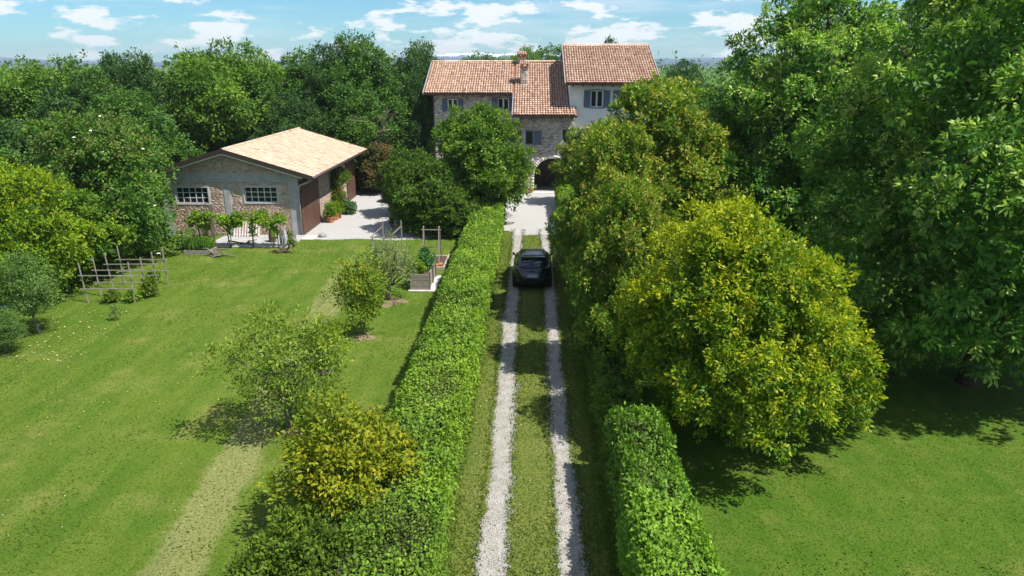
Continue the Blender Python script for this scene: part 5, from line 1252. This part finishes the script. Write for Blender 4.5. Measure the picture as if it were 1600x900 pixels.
# pots and rose by the barn side
def pot(x, y, r, h, lab, plant, seed, ph, pr):
    e = empty('potted_plant', (x, y, 0), lab, 'pot plant', 'terracotta pots along the barn side')
    MB().lathe((x, y, 0), [(r * .72, .0), (r * .95, h * .82), (r * 1.06, h * .83), (r * 1.08, h), (r * .96, h), (r * .93, h * .88)], 16).build('pot', M['terracotta'], e, smooth=False)
    lb = lobes_for(R(seed), h * .9, h + ph, pr, 10, 'dome', .4); f_ = link('foliage', crown('foliage', seed, lb, 160, 8, .09, .32, M[plant], spray_len=.12, fill=.2), e); f_['kind'] = 'stuff'
pot(-13.15, 45.75, .26, .42, 'nearest terracotta pot beside the barn door with a tall plant', 'lf_vine', 251, .95, .36)
pot(-13.08, 46.55, .27, .44, 'middle terracotta pot with a yellow-green plant', 'lf_lime', 252, .75, .42)
pot(-13.05, 47.2, .26, .42, 'farthest terracotta pot of the three by the barn', 'lf_lime', 253, .70, .42)
pot(-13.4, 49.9, .22, .34, 'low terracotta bowl behind the lavender', 'lf_olive', 254, .25, .22)
small_plant('lavender', (-12.75, 48.6, 0), .95, .62, 420, 'lf_lav', 'soft grey-green lavender mound by the barn wall', 255, .10, 'shrub')
bx = MB().box((-13.75, 50.9, 0), (-13.35, 51.4, .5)).build('crate', M['timber'], loc=(-13.5, 51.1, 0), bevel=.02); tag(bx, 'small grey crate against the barn wall past the rose', 'crate')
ro = empty('climbing_rose', (-13.7, 49.2, 0), 'climbing rose with red blooms on the barn side wall', 'rose')
q = R(261); lb = np.array([(q.normal(.22, .08), q.normal(0, .38), z, q.uniform(.24, .42)) for z in np.linspace(.5, 2.9, 16)] + [(.45, .9, 2.2, .38), (.5, 1.3, 2.35, .32), (.3, .5, 2.6, .4)])
f_ = link('foliage', crown('foliage', 261, lb, 620, 9, .10, .3, M['lf_shrub'], spray_len=.16, gap=.5, fill=.2), ro); f_['kind'] = 'stuff'
mb = MB()
for i in range(3): mb.tube([(.05, q.normal(0, .1), -.02), (.1, q.normal(0, .2), 1.0), (.15, q.normal(0, .3), 2.4)], [.03, .022, .01], 6)
me = bpy.data.meshes.new('stems'); me.from_pydata(mb.v, [], mb.f); me.materials.append(M['bark']); link('stems', me, ro)
mb = MB()
for i in range(46):
    j = q.integers(0, 13); d = unit(q.normal(0, 1, 3) + np.array([1.2, -.5, .3])); p = lb[j, :3] + d * lb[j, 3]; s = q.uniform(.05, .085)
    if p[2] < .7: continue
    for a in range(5):
        th = a * 1.256 + q.uniform(0, 1); u = Vector((math.cos(th), math.sin(th), .5)) * s; v2 = Vector((math.cos(th + .9), math.sin(th + .9), .5)) * s; mb.add([p, p + np.array(u), p + np.array(u + v2) * .75 - p * 0, p + np.array(v2)] if False else [p, p + np.array(u), p + np.array((u + v2) * .75), p + np.array(v2)], [(0, 1, 2, 3)])
me = bpy.data.meshes.new('blooms'); me.from_pydata(mb.v, [], mb.f); me.materials.append(M['petal_red']); f_ = link('blooms', me, ro); f_['kind'] = 'stuff'
small_plant('flower_border', (-.55, 57.0, 0), .8, .42, 160, 'lf_lime', 'yellow-green plant with flowers left of the arch', 271, .09)
po = MB().lathe((.05, 57.3, .02), [(.16, 0), (.21, .3), (.23, .31), (.23, .36), (.19, .36)], 14).build('terracotta_pot', M['terracotta'], loc=(.05, 57.3, 0)); tag(po, 'small terracotta pot beside the arch', 'pot')

# ------------------------------------------------------------------ cars
paint, n, l, b = mat('black_car_paint'); b.inputs['Base Color'].default_value = (.010, .012, .016, 1); b.inputs['Roughness'].default_value = .22; b.inputs['Coat Weight'].default_value = .6; b.inputs['Specular IOR Level'].default_value = .5
z = noise(n, l, 60, 3); bump(n, l, z.outputs['Fac'], b, .01, .002)
cg, n, l, b = mat('car_glass'); b.inputs['Base Color'].default_value = (.012, .016, .022, 1); b.inputs['Roughness'].default_value = .04; b.inputs['Specular IOR Level'].default_value = .8
z = noise(n, l, 2, 2); bump(n, l, z.outputs['Fac'], b, .02, .01)
rubber = plain('rubber', (.018, .018, .018), .8, .2); alloy = plain('alloy', (.42, .43, .44), .35, .5, metal=.8, bumps=0); lampred = plain('tail_lamp_red', (.22, .008, .008), .2, .5, bumps=0); platew = plain('plate_white', (.72, .74, .78), .5, .3, var=.03, bumps=0); plateb = plain('plate_ink', (.02, .03, .10), .5, .3, bumps=0); plblue = plain('plate_blue', (.02, .06, .40), .5, .3, bumps=0); blackp = plain('black_plastic', (.015, .015, .015), .6, .3, bumps=.05)
NL = 64
def loop(z, ya, yb, w, e=4.5):
    pts = []; L2 = (yb - ya) / 2; c_ = (ya + yb) / 2
    for i in range(NL):
        t = 2 * math.pi * i / NL; cs, sn = math.cos(t), math.sin(t)
        pts.append((w * math.copysign(abs(cs) ** (2 / e), cs), c_ + L2 * math.copysign(abs(sn) ** (2 / e), sn), z))
    return pts
LOW = [(.20, .22, 4.05, .74), (.26, .10, 4.20, .84), (.36, .02, 4.28, .885), (.55, .0, 4.30, .90), (.70, .035, 4.28, .905), (.82, .085, 4.20, .90), (.92, .14, 4.00, .875), (.98, .19, 3.60, .845), (1.02, .23, 3.20, .81)]
TOP = [(1.00, .21, 3.22, .80), (1.08, .25, 3.02, .775), (1.20, .36, 2.74, .735), (1.33, .49, 2.45, .685), (1.43, .60, 2.22, .635), (1.49, .52, 2.05, .60), (1.53, .62, 1.9, .52), (1.545, .9, 1.7, .36)]
def loft(levels, cap=True):
    mb = MB()
    for z, a, c_, w in levels: mb.v += loop(z, a, c_, w)
    for i in range(len(levels) - 1):
        for j in range(NL): j2 = (j + 1) % NL; mb.f.append((i * NL + j, i * NL + j2, (i + 1) * NL + j2, (i + 1) * NL + j))
    mb.f.append(tuple((len(levels) - 1) * NL + j for j in range(NL))); mb.f.append(tuple(reversed(range(NL)))); return mb
def patch(levels, za, zb, ja, jb, off=.006, nz=6):
    """a piece of the lofted skin, lifted a little: windows, lamps"""
    zs = [q[0] for q in levels]; mb = MB(); js = list(range(ja, jb + 1))
    for i in range(nz + 1):
        z = za + (zb - za) * i / nz; p = [np.interp(z, zs, [q[k] for q in levels]) for k in (1, 2, 3)]
        lp = loop(z, p[0] - off, p[1] + off, p[2] + off)
        mb.v += [lp[j % NL] for j in js]
    nj = len(js)
    for i in range(nz):
        for j in range(nj - 1): mb.f.append((i * nj + j, i * nj + j + 1, (i + 1) * nj + j + 1, (i + 1) * nj + j))
    return mb
def local(mb, name, m, parent, smooth=True):
    me = bpy.data.meshes.new(name); me.from_pydata([tuple(map(float, v)) for v in mb.v], [], mb.f); me.update()
    if smooth: me.polygons.foreach_set('use_smooth', np.ones(len(me.polygons), bool))
    me.materials.append(m); return link(name, me, parent)
def make_car(label):
    c_ = empty('parked_car', (0, 0, 0), label, 'car')
    body = local(loft(LOW), 'body', paint, c_); local(loft(TOP), 'cabin', paint, c_)
    q = NL * 3 // 4
    local(patch(TOP, 1.055, 1.40, q - 12, q + 12), 'rear_window', cg, c_)
    local(patch(TOP, 1.03, 1.42, NL // 4 - 12, NL // 4 + 12), 'windscreen', cg, c_)
    for s in (0, 1):
        o_ = NL // 2 * s
        for a, d in ((-11, -1), (0, 11)): local(patch(TOP, 1.05, 1.40, o_ + a, o_ + d), 'side_window', cg, c_)
        local(patch(LOW, .70, .90, *((q - 19, q - 12) if s else (q + 12, q + 19)), off=.012), 'tail_lamp', lampred, c_)
        local(patch(LOW, .66, .82, *((NL // 4 + 13, NL // 4 + 19) if s else (NL // 4 - 19, NL // 4 - 13)), off=.012), 'headlight', alloy, c_)
        sg = -1 if s else 1
        mm = MB(); mm.lathe((0, 0, 0), [(.02, 0), (.09, .01), (.11, .08), (.08, .13), (.03, .14)], 12); mm.v = [(sg * (.93 + .06 * v[0] / .1), 2.75 + v[1] * .7, 1.0 + v[2]) for v in mm.v]
        mr = local(mm, 'mirror', paint, c_)
        local(MB().bar((sg * .82, 2.72, 1.0), (sg * .93, 2.74, 1.04), .05), 'mirror_arm', blackp, mr, False)
        for yw in (.78, 3.42):
            tmb = MB(); prof = [(.20, -.10), (.30, -.11), (.325, -.08), (.33, 0), (.325, .08), (.30, .11), (.20, .10)]
            k = 0; nn_ = 24
            for r_, x_ in prof:
                for j in range(nn_): th = 2 * math.pi * j / nn_; tmb.v.append((sg * (.80 + x_), yw + r_ * math.cos(th), .33 + r_ * math.sin(th)))
            for i in range(len(prof) - 1):
                for j in range(nn_): tmb.f.append((i * nn_ + j, i * nn_ + (j + 1) % nn_, (i + 1) * nn_ + (j + 1) % nn_, (i + 1) * nn_ + j))
            wh = local(tmb, 'wheel', rubber, c_)
            rm = MB(); rm.v = []; hub = sg * .885
            for i in range(5):
                th = i * 1.2566; a = Vector((0, math.cos(th), math.sin(th))); t_ = Vector((0, -math.sin(th), math.cos(th)))
                cc = Vector((hub, yw, .33)); rm.add([cc + t_ * .05, cc - t_ * .05, cc - t_ * .035 + a * .21, cc + t_ * .035 + a * .21, cc + t_ * .05 - Vector((sg * .05, 0, 0)), cc - t_ * .05 - Vector((sg * .05, 0, 0)), cc - t_ * .035 + a * .21 - Vector((sg * .05, 0, 0)), cc + t_ * .035 + a * .21 - Vector((sg * .05, 0, 0))], [(0, 1, 2, 3), (7, 6, 5, 4), (0, 4, 5, 1), (1, 5, 6, 2), (2, 6, 7, 3), (3, 7, 4, 0)])
            ring = [(.22, .0), (.19, .012), (.185, -.05)]; k = len(rm.v)
            for r_, x_ in ring:
                for j in range(nn_): th = 2 * math.pi * j / nn_; rm.v.append((sg * (.89 + x_), yw + r_ * math.cos(th), .33 + r_ * math.sin(th)))
            for i in range(2):
                for j in range(nn_): rm.f.append((k + i * nn_ + j, k + i * nn_ + (j + 1) % nn_, k + (i + 1) * nn_ + (j + 1) % nn_, k + (i + 1) * nn_ + j))
            local(rm, 'rim', alloy, wh, False)
            ab = MB(); ab.tube([(sg * .9, yw + .39 * math.cos(t), .33 + .39 * math.sin(t)) for t in np.linspace(-.1, math.pi + .1, 15)], .022, 6); local(ab, 'wheel_arch', blackp, body)
    local(MB().box((-.58, .42, 1.475), (.58, .60, 1.50)), 'spoiler', paint, c_, False)
    local(patch(LOW, .28, .42, q - 17, q + 17, .014), 'lower_bumper', blackp, c_); local(patch(LOW, .555, .60, q - 15, q + 15, .012), 'bumper_strip', blackp, c_)
    local(MB().bar((-.02, .235, 1.06), (.26, .29, 1.13), .018), 'wiper', blackp, c_, False)
    local(MB().box((-.13, .10, .865), (.13, .125, .895)), 'tailgate_handle', blackp, c_, False)
    pb_ = local(MB().box((-.26, -.002, .655), (.26, .012, .765)), 'licence_plate', platew, c_, False)
    for s in (-1, 1): local(MB().box((s * .26 - (.035 if s > 0 else 0), -.006, .655), (s * .26 + (.035 if s < 0 else 0), -.0025, .765)), 'plate_band', plblue, pb_, False)
    fc = bpy.data.curves.new('plate_number', 'FONT'); fc.body = 'FX 463EX'; fc.size = .105; fc.align_x = 'CENTER'; fc.align_y = 'CENTER'; fc.extrude = .001; fc.materials.append(plateb)
    tmp = bpy.data.objects.new('tmp', fc); COL.objects.link(tmp); dg = bpy.context.evaluated_depsgraph_get(); tme = bpy.data.meshes.new_from_object(tmp.evaluated_get(dg)); bpy.data.objects.remove(tmp)
    tme.materials.clear(); tme.materials.append(plateb); fo2 = bpy.data.objects.new('plate_number', tme); COL.objects.link(fo2); fo2.parent = pb_; fo2.location = (0, -.0055, .71); fo2.rotation_euler = (math.pi / 2, 0, 0)
    for s in (-1, 1): local(MB().tube([(s * .56, .75, 1.50), (s * .56, .85, 1.545), (s * .53, 1.9, 1.545), (s * .53, 2.0, 1.50)], .014, 6), 'roof_rail', blackp, c_)
    return c_
car = make_car('black hatchback standing on the drive between the hedges'); car.location = (.12, 31.25, 0); car.rotation_euler = (0, 0, rad(-.5)); car.scale = (1.0, .96, 1.02)
c2 = copy_tree(car); c2['label'] = 'dark car half hidden behind the shrub in the yard'; c2.location = (-7.2, 53.2, 0); c2.rotation_euler = (0, 0, rad(86))
